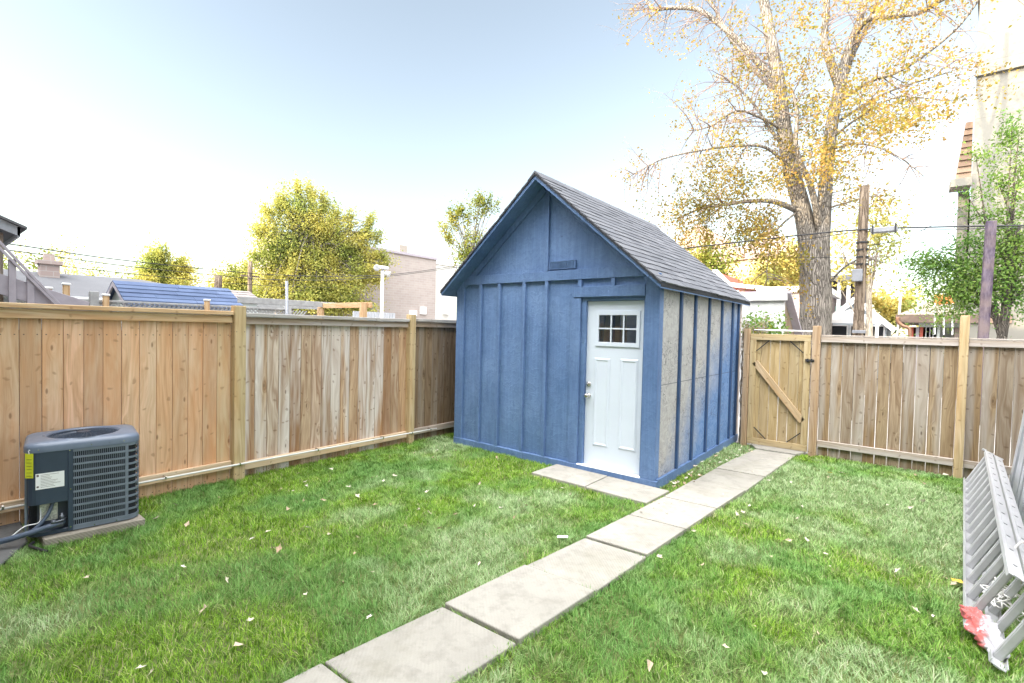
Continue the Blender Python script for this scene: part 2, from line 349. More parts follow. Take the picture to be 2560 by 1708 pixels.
# ------------------------------------------------------------------ the ground
SHED = dict(x0=-5.388, x1=-2.164, y0=5.358, y1=8.78, zw=2.37, zr=3.72)
g = MB().box(-700, 700, -700, 700, -.30, -.12); tag(g.build('ground', M['ground']), kind='structure')
g = MB().box(-5.95, 1.62, -1.55, 8.60, -.11, 0); tag(g.build('yard_soil', M['soil']), kind='structure')
g = MB().box(-7.0, 1.62, 8.63, 20, -.11, -.03); tag(g.build('alley_pavement', flat('alley_pavement', (.36, .34, .32), .95, 0, .15, 1, .3, 30)), kind='structure')
g = MB(); g.prism([(-5.9, -1.5, .004), (-5.9, .62, .004), (-5.35, .60, .004), (-4.9, .38, .004), (-4.6, -1.5, .004)][::-1], (0, 0, .03))
M['dark_concrete'] = concrete('apron_concrete', (.13, .13, .13))  # dark grey base tone of the apron
tag(g.build('concrete_apron', M['dark_concrete'], bevel=.008), kind='structure')

# ------------------------------------------------------------------ left fence
XF = -5.90                                      # face of the boards
FL = thing('wood_fence', 'tall cedar privacy fence along the left side of the lawn, three panels wide', 'fence', (XF, 2.35, 0))
def boards_y(y0, y1, z0, z1, x, n, jit=.004):
    m = MB(); w_ = (y1-y0)/n
    for i in range(n):
        a = y0+i*w_; dx = random.uniform(-jit, jit)
        m.obox((x-.0095+dx, a+w_/2, (z0+z1)/2), (1, 0, 0), (0, 1, random.uniform(-.002, .002)), (0, random.uniform(-.0012, .0012), 1), .0095, w_/2-.0022, (z1-z0)/2)
    return m
PY = [(-.075, .045), (2.300, 2.420), (4.782, 4.884)]
for a, b in PY[:2]: MB().box(XF-.02, XF+.098, a, b, -.1, 1.982).build('post', M['post'], FL, .006)
MB().box(XF-.02, XF+.096, 4.782, 4.884, -.1, 1.976).build('post', M['post'], FL, .006)
MB().box(XF-.02, XF+.08, 7.2, 7.3, -.1, 1.95).build('post', M['post_old'], FL, .006)
boards_y(-1.5, -.08, .0, 1.80, XF, 10).build('board_panel', M['boards_new'], FL, .002)
boards_y(.05, 2.297, .0, 1.80, XF, 16).build('board_panel', M['boards_new'], FL, .002, label='panel of warm tan cedar boards behind the condenser')
boards_y(2.424, 4.779, .0, 1.80, XF, 17).build('board_panel', M['boards_old'], FL, .002, label='panel of weathered boards with silver and rust brown streaks')
boards_y(4.888, 8.6, .0, 1.80, XF, 27).build('board_panel', M['boards_dark'], FL, .002, label='dark brown stained board panel beside the shed')
for i, (a, b, mm) in enumerate([(-1.5, -.08, 'rail'), (.048, 2.298, 'rail'), (2.423, 4.780, 'rail_old'), (4.887, 8.6, 'rail_old')]):
    dz = [.0, .0, -.012, .0][i]
    MB().box(XF+.003, XF+.042, a, b, 1.788+dz, 1.872+dz).build('top_rail', M[mm], FL, .004)
    MB().box(XF-.035, XF+.075, a, b, 1.875+dz, 1.918+dz).build('cap_rail', M['cap_silver'] if i > 1 else M[mm], FL, .005)
    MB().box(XF+.003, XF+.042, a, b, [.145, .145, .10, .12][i], [.235, .235, .195, .21][i]).build('bottom_rail', M['rail_pale' if i < 3 else 'rail_back'], FL, .004)
c = MB(); c.tube([(XF+.108, -1.5, .205), (XF+.108, 2.36, .198), (XF+.108, 4.83, .178), (XF+.108, 5.33, .172)], .0105, 10)
CO = thing('conduit_pipe', 'white plastic conduit pipe clipped along the bottom rail of the left fence', 'pipe', (XF+.108, 0, .2))
c.build('pipe', flat('conduit_plastic', (.66, .65, .62), .5), CO, smooth=True)
for yy in (.5, 1.65, 2.36, 3.3, 4.3, 4.83, 5.2):
    zz = .2-(yy-2)*.008
    MB().box(XF+.044, XF+.124, yy-.008, yy+.008, zz-.016, zz+.018).build('clip', M['steel'], CO, .003)

# ------------------------------------------------------------------ back fence and gate
YB = 8.50                                      # face of the boards
FB = thing('wood_fence', 'brown weathered board fence across the back, between the gate and the ladders', 'fence', (0, YB, 0))
def boards_x(x0, x1, z0, z1, y, n, gap=.006, jit=.004):
    m = MB(); w_ = (x1-x0)/n
    for i in range(n):
        m.obox((x0+(i+.5)*w_, y+.0095+random.uniform(-jit, jit), (z0+z1)/2), (1, 0, random.uniform(-.002, .002)), (0, 1, 0), (random.uniform(-.003, .003), 0, 1), w_/2-gap*random.uniform(.15, .75), .0095, (z1-z0)/2)
    return m
MB().box(-1.068, -.966, 8.425, 8.53, -.1, 1.944).build('post', M['post_old'], FB, .006, label='reddish brown post the gate closes on')
MB().box(.546, .634, 8.425, 8.53, -.1, 2.097).build('post', M['post'], FB, .006, label='taller pale yellow post')
MB().box(-2.01, -1.925, 8.425, 8.53, -.1, 1.885).build('post', M['post_old'], FB, .006, label='hinge post beside the shed')
boards_x(-.962, .543, .0, 1.76, YB, 11, .0052).build('board_panel', M['boards_back'], FB, .002)
boards_x(.637, 1.34, .0, 1.76, YB, 5, .0055).build('board_panel', M['boards_back'], FB, .002)
for a, b in ((-.963, .544), (.636, 1.34)):
    MB().box(a, b, YB-.043, YB-.004, 1.706, 1.79).build('top_rail', M['rail_back'], FB, .004)
    MB().box(a, b, YB-.046, YB+.07, 1.793, 1.812).build('cap_rail', M['rail_back'], FB, .003)
    MB().box(a, b, YB-.043, YB-.004, .158, .252).build('bottom_rail', M['rail_back'], FB, .004)
M['brace_wood'] = wood('brace_lumber', [(.52, .39, .24), (.55, .42, .27)], (.36, .24, .12), .2)
GT = thing('wooden_gate', 'narrow wooden gate with a diagonal brace and black latch at the path end', 'gate', (-1.9, 8.46, .04))
GX0, GX1 = -1.918, -1.083
boards_x(GX0+.02, GX1-.02, .06, 1.76, YB-.01, 6, .005).build('board_panel', M['gate_wood'], GT, .002)
MB().box(GX0, GX1, YB-.052, YB-.014, 1.71, 1.805).build('top_rail', M['gate_wood'], GT, .004)
MB().box(GX0, GX1, YB-.052, YB-.014, .055, .15).build('bottom_rail', M['gate_wood'], GT, .004)
for a, b in ((GX0, GX0+.09), (GX1-.09, GX1)): MB().box(a, b, YB-.052, YB-.014, .153, 1.707).build('stile', M['gate_wood'], GT, .004)
MB().bar((GX0+.075, YB-.034, 1.36), (GX1-.075, YB-.034, .50), .095, .036, (1, 0, 1))  .build('diagonal_brace', M['brace_wood'], GT, .004)
for sx, sz, x, z in ((1, -1, GX0+.092, 1.706), (-1, -1, GX1-.092, 1.706), (1, 1, GX0+.092, .154), (-1, 1, GX1-.092, .154)):
    b = MB().bar((x+sx*.004, YB-.05, z+sz*.17), (x+sx*.18, YB-.05, z+sz*.004), .014, .012)
    b.bar((x+sx*.006, YB-.054, z), (x+sx*.006, YB-.054, z+sz*.21), .008, .008); b.build('corner_bracket', M['black'], GT)
b = MB().box(-1.15, -1.088, YB-.066, YB-.054, 1.41, 1.445).box(-1.082, -1.03, YB-.09, YB-.078, 1.41, 1.445); b.tube([(-1.14, YB-.092, 1.428), (-1.04, YB-.092, 1.428)], .009, 8)
b.box(-1.12, -1.105, YB-.1, YB-.06, 1.40, 1.455).box(-1.07, -1.055, YB-.1, YB-.076, 1.40, 1.455); b.build('latch', M['black'], GT, .002)
p = MB().tube([(-1.90, 8.60, 1.868), (-1.07, 8.60, 1.862)], .012, 8).build('metal_rod', M['white_metal'], None, smooth=True)
tag(p, 'thin white metal rod lying level just above the wooden gate', 'rod')
SF = thing('wood_fence', 'side fence of brown boards behind the leaning white metal strips', 'fence', (1.2, 4, 0))
sdir = Vector((.0687, 1, 0)).normalized(); snr = Vector((sdir.y, -sdir.x, 0)); s0_ = Vector((1.235, 8.38, 0)); m = MB()
for i in range(28): m.obox(s0_-sdir*(.07+i*.142)+Vector((0, 0, .88)), sdir, snr, (0, 0, 1), .0685, .0095, .88)
m.build('board_panel', M['boards_back'], SF, .002)
for z_ in (1.745, .205): MB().obox(s0_-sdir*1.99-snr*.031+Vector((0, 0, z_)), sdir, snr, (0, 0, 1), 1.98, .02, .045).build('top_rail' if z_ > 1 else 'bottom_rail', M['rail_back'], SF, .004)
MB().obox(s0_-sdir*4.05+Vector((0, 0, .92)), sdir, snr, (0, 0, 1), .05, .05, 1.0).build('post', M['post_old'], SF, .006)

# ------------------------------------------------------------------ the blue shed
SH = thing('garden_shed', 'small blue gabled garden shed with a white door at the end of the path', 'shed', (-3.776, 7, 0))
x0, x1, y0, y1, zw = (SHED[k] for k in ('x0', 'x1', 'y0', 'y1', 'zw')); xm = (x0+x1)/2; za = 3.745
DX0, DX1, DZ0, DZ1 = -3.185, -2.335, .10, 2.195          # the door opening
SL = (za-zw)/(xm-x0)
fw = MB(); ty = (0, .09, 0)
fw.prism([(x0, y0, 0), (DX0, y0, 0), (DX0, y0, zw), (x0, y0, zw)], ty); fw.prism([(DX1, y0, 0), (x1, y0, 0), (x1, y0, zw), (DX1, y0, zw)], ty)
fw.prism([(DX0, y0, DZ1), (DX1, y0, DZ1), (DX1, y0, zw), (DX0, y0, zw)], ty); fw.prism([(DX0, y0, 0), (DX1, y0, 0), (DX1, y0, DZ0-.02), (DX0, y0, DZ0-.02)], ty)
fw.prism([(x0, y0, zw), (x1, y0, zw), (xm, y0, za)], ty); fw.build('front_wall', M['blue'], SH)
# side wall: strand board, grey towards the top and front corner, blue low and back
t = NT('mottled_strand_board'); o = t.oc(); X, Y, Z = t.sep(o)
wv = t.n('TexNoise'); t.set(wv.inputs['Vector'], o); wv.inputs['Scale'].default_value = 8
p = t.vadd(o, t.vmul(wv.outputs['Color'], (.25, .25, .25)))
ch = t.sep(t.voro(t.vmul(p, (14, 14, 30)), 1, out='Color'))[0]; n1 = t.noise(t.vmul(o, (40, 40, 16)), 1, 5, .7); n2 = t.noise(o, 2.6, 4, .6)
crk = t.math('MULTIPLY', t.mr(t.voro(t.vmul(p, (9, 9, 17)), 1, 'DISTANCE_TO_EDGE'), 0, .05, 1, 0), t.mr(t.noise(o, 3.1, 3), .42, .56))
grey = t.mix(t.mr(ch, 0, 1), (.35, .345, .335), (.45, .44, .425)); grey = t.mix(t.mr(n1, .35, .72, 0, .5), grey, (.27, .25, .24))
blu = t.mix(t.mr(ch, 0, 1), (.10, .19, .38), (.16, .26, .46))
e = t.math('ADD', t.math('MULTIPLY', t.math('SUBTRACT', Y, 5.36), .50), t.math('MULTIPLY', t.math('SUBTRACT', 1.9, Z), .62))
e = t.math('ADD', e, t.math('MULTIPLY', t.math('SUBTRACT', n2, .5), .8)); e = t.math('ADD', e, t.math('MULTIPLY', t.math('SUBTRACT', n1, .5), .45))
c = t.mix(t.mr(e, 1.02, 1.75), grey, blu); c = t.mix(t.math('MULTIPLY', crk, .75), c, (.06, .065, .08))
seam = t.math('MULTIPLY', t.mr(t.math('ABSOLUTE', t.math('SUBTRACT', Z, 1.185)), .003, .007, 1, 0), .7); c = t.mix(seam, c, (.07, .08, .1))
M['mottled'] = t.bsdf(c, .8, t.bump(t.math('SUBTRACT', t.math('ADD', t.math('MULTIPLY', ch, .4), n1), t.math('MULTIPLY', crk, 1.5)), .5, .005), spec=.2)
MB().box(x1-.06, x1, y0+.093, y1, 0, zw+.02).build('side_wall', M['mottled'], SH, label='side wall of grey strand board, mottled blue low down')
MB().box(x0, x0+.06, y0+.093, y1, 0, zw+.02).build('side_wall', M['blue'], SH)
MB().box(x0+.063, x1-.063, y1-.06, y1, 0, zw).prism([(x0+.07, y1-.06, zw+.003), (x1-.07, y1-.06, zw+.003), (xm, y1-.06, za-.05)], (0, .06, 0)).build('back_wall', M['blue'], SH)
MB().box(x0+.063, x1-.063, y0+.093, y1-.063, -.02, .05).build('floor_deck', M['post_old'], SH)
T = .028
def fboard(name, xa, xb, za_, zb_, th=T, mat='blue_trim', par=SH, label=None):
    return MB().box(xa, xb, y0-th, y0-.001, za_, zb_).build(name, M[mat], par, .003, label=label)
for xb in (-4.918, -4.560, -4.112, -3.738): fboard('batten', xb, xb+.046, .105, 2.434, .042)
fboard('corner_board', x0, -5.228, .105, 2.44, .038); fboard('corner_board', -2.331, x1+.003, .105, 2.465, .038)
fboard('frieze_board', -5.30, -2.334, 2.437, 2.565, .038)
fboard('header_board', -3.30, -2.334, 2.212, 2.342, .046)
for xb in (-3.235, -2.775): fboard('batten', xb, xb+.052, 2.345, 2.434, .034)
fboard('door_trim', -3.325, -3.188, .105, 2.208, .036)
fboard('batten', -3.757, -3.703, 2.568, 3.66, .036)
MB().prism([(x0-.001, y0-.046, 0), (x1+.034, y0-.046, 0), (x1+.034, y0-.046, .103), (x0-.001, y0-.046, .103)], (0, .044, 0)).build('baseboard', M['blue_trim'], SH, .004)
MB().box(x1+.001, x1+.032, y0+.002, y1, 0, .115).build('baseboard', M['blue_trim'], SH, .004)
n = Vector((1, 0, SL)).normalized(); dn = Vector((-SL, 0, 1)).normalized()
for sx in (-1, 1):                              # boards under the rake
    a = Vector((xm+sx*.02, y0-.014, za-.09)); bnd = Vector((xm+sx*1.47, y0-.014, za-.09-SL*1.45))
    MB().bar(a, bnd, .085, .024, (0, 0, 1)).build('rake_trim', M['blue_trim'], SH, .003)
t = NT('navy_batten'); M['navy'] = flat('navy_batten_paint', (.035, .075, .165), .55, 0, .25, 4, .2, 40)
for yb in (5.975, 6.505, 7.09, 7.70, 8.28, 8.63): MB().box(x1+.001, x1+.032, yb-.026, yb+.026, .118, 2.36).build('batten', M['navy'], SH, .003)
MB().box(x1-.0, x1+.012, y1-.02, y1+.06, .0, 2.33).build('corner_board', flat('bare_trim', (.55, .46, .42), .8), SH, .003)
gv = MB().box(-3.690, -3.283, y0-.012, y0-.001, 2.584, 2.690).box(-3.690, -3.678, y0-.03, y0-.0122, 2.584, 2.690).box(-3.295, -3.283, y0-.03, y0-.0122, 2.584, 2.690).box(-3.6775, -3.2955, y0-.03, y0-.0122, 2.681, 2.690).box(-3.6775, -3.2955, y0-.03, y0-.0122, 2.584, 2.592)
for k in range(3):
    for j in range(5): gv.obox((-3.613+k*.128, y0-.020, 2.603+j*.0172), (1, 0, 0), (0, 1, .2), (0, -.2, 1), .060, .006, .0062)
gv.build('gable_vent', M['blue_trim'], SH)
# door
JY = y0-.006
fr = MB().box(DX0, DX0+.062, JY, y0+.085, DZ0, DZ1).box(DX1-.022, DX1, JY, y0+.085, DZ0, DZ1).box(DX0+.062, DX1-.022, JY, y0+.085, 2.165, DZ1)
fr.build('door_frame', M['blue_trim'], SH, .003)
MB().box(DX0, DX1, y0-.045, y0+.08, DZ0-.018, DZ0+.012).build('threshold', M['white_metal'], SH, .004)
dx0, dx1, dz0, dz1 = DX0+.065, DX1-.025, DZ0+.016, 2.161; dy = y0+.036
wx0, wx1, wz0, wz1 = -2.985, -2.428, 1.630, 2.020
dm = MB()
for a, b, c_, d in ((dx0, wx0, dz0, dz1), (wx1, dx1, dz0, dz1), (wx0, wx1, wz1, dz1), (wx0, wx1, dz0, wz0)): dm.prism([(a, dy, c_), (b, dy, c_), (b, dy, d), (a, dy, d)], (0, .04, 0))
D = dm.build('door', M['white_paint'], SH)
def panel(xa, xb, zc, zd):
    m = MB(); k = .022
    for q, r_ in ((0, .0), ):
        m.prism([(xa, dy-.0, zc), (xb, dy, zc), (xb, dy, zd), (xa, dy, zd)], (0, -.001, 0))
    ring = [(xa, zc), (xb, zc), (xb, zd), (xa, zd)]; inn = [(xa+k, zc+k), (xb-k, zc+k), (xb-k, zd-k), (xa+k, zd-k)]; inn2 = [(xa+2*k, zc+2*k), (xb-2*k, zc+2*k), (xb-2*k, zd-2*k), (xa+2*k, zd-2*k)]
    vs = [(a, dy-.002, b) for a, b in ring]+[(a, dy-.012, b) for a, b in inn]+[(a, dy-.004, b) for a, b in inn2]
    fs = [(i, (i+1) % 4, (i+1) % 4+4, i+4) for i in range(4)]+[(i+4, (i+1) % 4+4, (i+1) % 4+8, i+8) for i in range(4)]+[(8, 9, 10, 11)]
    m.add(vs, fs); return m
panel(-3.004, -2.789, .36, 1.462).build('raised_panel', M['white_paint'], D); panel(-2.656, -2.423, .37, 1.468).build('raised_panel', M['white_paint'], D)
wf = MB(); q = .03
for a, b, c_, d in ((wx0-.012, wx0+q, wz0-.022, wz1+.022), (wx1-q, wx1+.012, wz0-.022, wz1+.022), (wx0+q, wx1-q, wz1-q, wz1+.022), (wx0+q, wx1-q, wz0-.022, wz0+q)): wf.box(a, b, dy-.014, dy+.006, c_, d)
for k in (1, 2):
    xx = wx0+q+(wx1-wx0-2*q)*k/3; wf.box(xx-.009, xx+.009, dy-.010, dy+.004, wz0+q, wz1-q)
zz = (wz0+wz1)/2; 
for k in range(3):
    xa = wx0+q+(wx1-wx0-2*q)*k/3+(.009 if k else 0); xb = wx0+q+(wx1-wx0-2*q)*(k+1)/3-(.009 if k < 2 else 0); wf.box(xa, xb, dy-.010, dy+.004, zz-.009, zz+.009)
wf.build('window_frame', M['white_paint'], D, .002)
t = NT('window_glass'); gl = t.n('BsdfGlossy'); gl.inputs['Roughness'].default_value = .01; tr = t.n('BsdfTransparent'); t.set(tr.inputs[0], (.75, .8, .85)); fn = t.n('Fresnel'); fn.inputs[0].default_value = 1.9
mx = t.n('MixShader'); t.t.links.new(fn.outputs[0], mx.inputs[0]); t.t.links.new(tr.outputs[0], mx.inputs[1]); t.t.links.new(gl.outputs[0], mx.inputs[2]); t.t.links.new(mx.outputs[0], t.out.inputs[0]); M['glass'] = t.m
MB().box(wx0, wx1, dy+.010, dy+.014, wz0, wz1).build('window_pane', M['glass'], D)
for zz, r_ in ((1.124, .031), (.981, .03)):
    m = MB().lathe((-3.075, dy, zz), (0, -1, 0), [(r_, 0), (r_, .008), (.022, .012), (.016, .03)] if zz < 1 else [(r_, 0), (r_, .014), (.022, .02), (.012, .022)], 20)
    if zz < 1: m.lathe((-3.075, dy, zz), (0, -1, 0), [(.016, .03), (.027, .045), (.029, .06), (.02, .075), (.004, .078)], 20)
    else: m.box(-3.078, -3.072, dy-.034, dy-.02, zz-.016, zz+.016)
    m.build('door_knob' if zz < 1 else 'deadbolt', M['steel'], D, smooth=True)
cur = flat('curtain_cloth', (.62, .60, .57), .9); M['curtain'] = cur
cm = MB()
for a, b, c2 in ((-2.93, -2.86, .05), (-2.76, -2.70, .0), (-2.68, -2.61, 0)):
    cm.prism([(a, y0+.078, 1.5), (b, y0+.078, 1.5), (b+c2, y0+.078, 2.1), (a+c2, y0+.078, 2.1)], (0, .006, 0))
co_ = cm.build('door_curtain', cur); MB().box(-3.05, -2.38, y0+.088, y0+.096, 1.5, 2.12).build('reflection_panel', flat('reflection_blue', (.20, .33, .55), .9), co_)  # added blue panel behind the glass; its colour stands in for pane reflections
tag(co_, 'pale curtain strips hanging behind the small window of the white shed door', 'curtain')
# roof: blue deck seen from below, lapped shingle tabs above
RY0, RY1 = 5.095, 8.96; XE = 1.716; ZR = 3.800; ZE = 2.335; tilt = math.atan2(ZR-ZE, XE); slen = math.hypot(XE, ZR-ZE)
rd = MB()
for sx in (-1, 1):
    rd.prism([(xm, RY0, ZR-.012), (xm, RY0, ZR-.075), (xm+sx*XE, RY0, ZE-.062), (xm+sx*XE, RY0, ZE)][::sx], (0, RY1-RY0, 0))
roof = rd.build('roof', M['blue'], SH)
sm = MB(); NC = 18; ex = slen/NC
for sx in (-1, 1):
    dv = Vector((sx*math.cos(tilt), 0, -math.sin(tilt))); nv = Vector((sx*math.sin(tilt), 0, math.cos(tilt)))
    for i in range(NC):
        s0 = i*ex; yy = RY0-.012-random.uniform(0, .3)
        while yy < RY1:
            wd = random.uniform(.26, .36); a = max(yy, RY0-.012); b = min(yy+wd-.004, RY1+.01); yy += wd
            if b-a < .03: continue
            ov = random.uniform(0, .022); s1 = s0+ex+ov; th = random.uniform(.012, .018)
            top = Vector((xm, 0, ZR))+dv*max(0, s0-.02); bot = Vector((xm, 0, ZR))+dv*s1
            P = [top+nv*.003, bot+nv*.005, bot+nv*(th+.005), top+nv*.010]
            sm.prism([(p_.x, a, p_.z) for p_ in P][::sx], (0, b-a, 0))
sm.build('shingles', M['shingle'], roof)
rc = MB(); yy = RY0-.015
while yy < RY1:
    b = min(yy+.17, RY1+.012); k = .012+.004*random.random()
    rc.prism([(xm-.115, yy, ZR-.075), (xm, yy, ZR+.022+k), (xm+.115, yy, ZR-.075), (xm, yy, ZR+.006)], (0, b-yy, 0)); yy += .142
rc.build('ridge_cap', M['shingle'], roof)
de = MB()
for sx in (-1, 1):
    for yy in (RY0-.014, ):
        de.prism([(xm, yy, ZR+.004), (xm, yy, ZR-.022), (xm+sx*(XE+.01), yy, ZE-.03), (xm+sx*(XE+.01), yy, ZE-.004)][::sx], (0, .012, 0))
    de.box(xm+sx*(XE+.002)-.004, xm+sx*(XE+.002)+.004, RY0, RY1, ZE-.045, ZE-.002)
de.build('drip_edge', M['dark'], roof)

# ------------------------------------------------------------------ paving slabs
def xl(y): return np.interp(y, [-1.5, 1.36, 2.12, 2.9, 3.61, 4.42, 5.03, 6, 7, 8.2], [-2.5, -2.31, -2.22, -2.141, -2.06, -1.99, -1.945, -1.90, -1.85, -1.73])
def xr(y): return np.interp(y, [-1.5, 1.89, 2.16, 2.93, 3.66, 5.06, 5.94, 8.2], [-1.95, -1.68, -1.635, -1.567, -1.517, -1.41, -1.335, -1.194])
JO = [-1.5, -.15, .62, 1.37, 2.14, 2.90, 3.63, 4.345, 5.07, 5.90, 6.66, 7.42, 8.20]
SLABS = []
def slab(poly, label, group=None):
    cx = sum(p[0] for p in poly)/4; cy = sum(p[1] for p in poly)/4; tz = random.uniform(-.009, .010)
    o = thing('paving_slab', label, 'paving slab', (cx, cy, 0), group)
    P = [(p[0], p[1], -.02) for p in poly]; m = MB(); m.prism(P, (0, 0, .062+tz)); m.build('slab', M['concrete'], o, .008, seg=2); SLABS.append(poly)
    return o
words_ = {2: 'corner of a concrete path slab just showing at the bottom edge of the photo', 3: 'nearest large concrete path slab, running out at the bottom of the photo', 4: 'second large concrete path slab from the camera', 5: 'third large concrete path slab from the camera',
          6: 'concrete path slab just before the one with the leaf litter', 7: 'concrete path slab with dry leaf litter where the doorstep slabs meet the path', 8: 'concrete path slab passing the near corner of the shed', 9: 'concrete path slab beside the front half of the mottled shed wall',
          10: 'concrete path slab beside the far half of the mottled shed wall', 11: 'second last concrete path slab, one before the gate'}
for i in range(2, len(JO)-1):
    a, b = JO[i]+.009, JO[i+1]-.009
    slab([(xl(a), a-.012), (xr(a), a+.012), (xr(b), b+.012), (xl(b), b-.012)], words_[i], 'slabs of the garden path')
slab([(xl(8.2), 8.20), (xr(8.2), 8.225), (-1.10, 8.48), (-1.86, 8.46)], 'short last concrete slab lying against the bottom of the gate', 'slabs of the garden path')
slab([(-3.497, 4.79), (-2.742, 4.775), (-2.742, 5.318), (-3.48, 5.318)], 'left doorstep slab of pale concrete, farther from the path', 'doorstep slabs')
slab([(-2.734, 4.775), (-2.008, 4.755), (-1.972, 5.30), (-2.734, 5.318)], 'right doorstep slab under the shed door, touching the path', 'doorstep slabs')
PAD = [(-5.80, .66), (-5.16, .665), (-5.085, 1.30), (-5.80, 1.30)]
p = thing('concrete_pad', 'thin grooved concrete pad under the air conditioner', 'pad', (-5.45, 1, 0))
MB().prism([(a, b, -.02) for a, b in PAD], (0, 0, .095)).build('pad_block', M['pad'], p, .008)
# ------------------------------------------------------------------ the air conditioner
AC = thing('air_conditioner', 'grey outdoor air conditioner with a slotted grille beside the left fence', 'air conditioner', (-5.5, .93, .075))
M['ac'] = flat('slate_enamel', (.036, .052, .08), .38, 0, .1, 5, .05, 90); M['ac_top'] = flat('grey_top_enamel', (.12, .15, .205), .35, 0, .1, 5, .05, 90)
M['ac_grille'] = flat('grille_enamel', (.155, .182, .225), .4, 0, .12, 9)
def rrect(xa, xb, ya, yb, r, n=6):
    pts = []
    for cx, cy, a0 in ((xb-r, ya+r, -90), (xb-r, yb-r, 0), (xa+r, yb-r, 90), (xa+r, ya+r, 180)):
        for k in range(n+1): g_ = rad(a0+90*k/n); pts.append((cx+r*math.cos(g_), cy+r*math.sin(g_)))
    return pts
def strip(path, z0, z1, th, closed=False):
    """a sheet of thickness th standing on a plan path"""
    m = MB(); n = len(path); V = [Vector((p_[0], p_[1])) for p_ in path]; out = []
    for i in range(n):
        a = V[(i-1) % n] if closed or i else V[i]; b = V[(i+1) % n] if closed or i < n-1 else V[i]; d = (b-a).normalized(); out.append(V[i]+Vector((d.y, -d.x))*th)
    vs = [(p_.x, p_.y, z) for i in range(n) for p_, z in ((V[i], z0), (V[i], z1), (out[i], z1), (out[i], z0))]; fs = []
    for i in range(n if closed else n-1):
        a = i*4; b = ((i+1) % n)*4
        for k in range(4): fs.append((a+k, b+k, b+(k+1) % 4, a+(k+1) % 4))
    if not closed: fs += [(0, 1, 2, 3), ((n-1)*4+3, (n-1)*4+2, (n-1)*4+1, (n-1)*4)]
    m.add(vs, fs); return m
ax0, ax1, ay0, ay1 = -5.80, -5.215, .575, 1.305; ar = .085
core = MB(); core.prism([(a, b, .352) for a, b in rrect(ax0+.014, ax1-.014, ay0+.014, ay1-.014, ar-.012)], (0, 0, .415)); core.prism([(a, b, .10) for a, b in rrect(ax0+.014, ax1-.014, .865, ay1-.014, .02)], (0, 0, .25)); core.prism([(a, b, .10) for a, b in rrect(ax0+.014, ax1-.14, ay0+.014, .8635, .02)], (0, 0, .25)); core.build('coil_core', M['dark'], AC)
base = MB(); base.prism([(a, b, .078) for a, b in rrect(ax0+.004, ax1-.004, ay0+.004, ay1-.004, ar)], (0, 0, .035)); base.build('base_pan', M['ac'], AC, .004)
P = rrect(ax0, ax1, ay0, ay1, ar, 6)
gp_path = P[7:]+P[:1]                       # from the far end of the front face round the back to the left corner
front = [(ax1, .862)]
gpath = front+P[7:21]+P[21:28]
gm = MB()
rows = np.linspace(.118, .762, 12)
for i, z in enumerate(rows):
    q = strip(gpath, z-.008, z+.008, .012); gm.add(q.v, q.f)
for z0_, z1_ in ((.085, .122), (.752, .786)):
    q = strip(gpath, z0_, z1_, .010); gm.add(q.v, q.f)
for k in range(27):
    yy = .868+k*(1.222-.868)/26; gm.box(ax1-.002, ax1+.009, yy-.0021, yy+.0021, .118, .762)
gm.box(ax1-.002, ax1+.011, 1.212, 1.232, .11, .77)
for xx in np.linspace(ax0+ar, ax1-ar, 3):
    gm.box(xx-.006, xx+.006, ay0-.010, ay0+.002, .118, .762); gm.box(xx-.006, xx+.006, ay1-.002, ay1+.010, .118, .762)
gm.build('louver_grille', M['ac_grille'], AC)
MB().box(ax1-.01, ax1+.014, .828, .862, .085, .786).build('corner_post', M['ac'], AC, .004)
cp = [P[3]]+P[4:7]+[(ax1, .829)]
ppath = [(P[2][0]-.0, P[2][1])]+P[3:7]+[(ax1, .829)]
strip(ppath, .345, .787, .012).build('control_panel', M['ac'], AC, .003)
rec = MB().box(ax1-.075, ax1-.065, .64, .83, .10, .345); rec.build('service_recess', flat('recess', (.05, .058, .075), .6), AC)
MB().box(ax1-.0645, ax1-.0615, .655, .765, .185, .345).build('wiring_label', flat('foil_label', (.5, .5, .42), .5, 0, .5, 60), AC)
wl = MB().box(ax1+.0125, ax1+.0140, .632, .806, .475, .605).build('rating_label', M['white_metal'], AC)
ink = MB()
for k in range(9):
    zz = .490+k*.0125; a = .662; ink.box(ax1+.0142, ax1+.0147, a, a+random.uniform(.05, .135), zz, zz+.0026)
ink.box(ax1+.0142, ax1+.0147, .638, .652, .58, .598); ink.lathe((ax1+.0142, .645, .497), (1, 0, 0), [(.008, 0), (.008, .0006)], 12)
ink.build('label_print', flat('ink', (.16, .12, .13), .7), wl)
M['tag_ink'] = flat('tag_ink', (.2, .21, .03), .7)
yt = MB().bar((-5.2225, .5955, .775), (-5.2215, .5945, .575), .062, .002, (.64, .77, 0)); YT = yt.build('hanging_tag', flat('yellow_tag', (.62, .64, .03), .6, 0, .1, 30), AC)
for k in range(6):
    ti = MB(); zz = .592+k*.027; ti.bar((-5.2204-.0115, .5938-.0138, zz), (-5.2204+.0125, .5938+.0150, zz), .004, .0015, (0, 0, 1)); ti.build('tag_print', M['tag_ink'], YT)
MB().tube([(-5.2225, .5955, .772), (-5.226, .592, .80), (-5.228, .592, .815), (-5.22, .60, .80)], .0035, 6).build('tag_tie', M['white_metal'], YT)
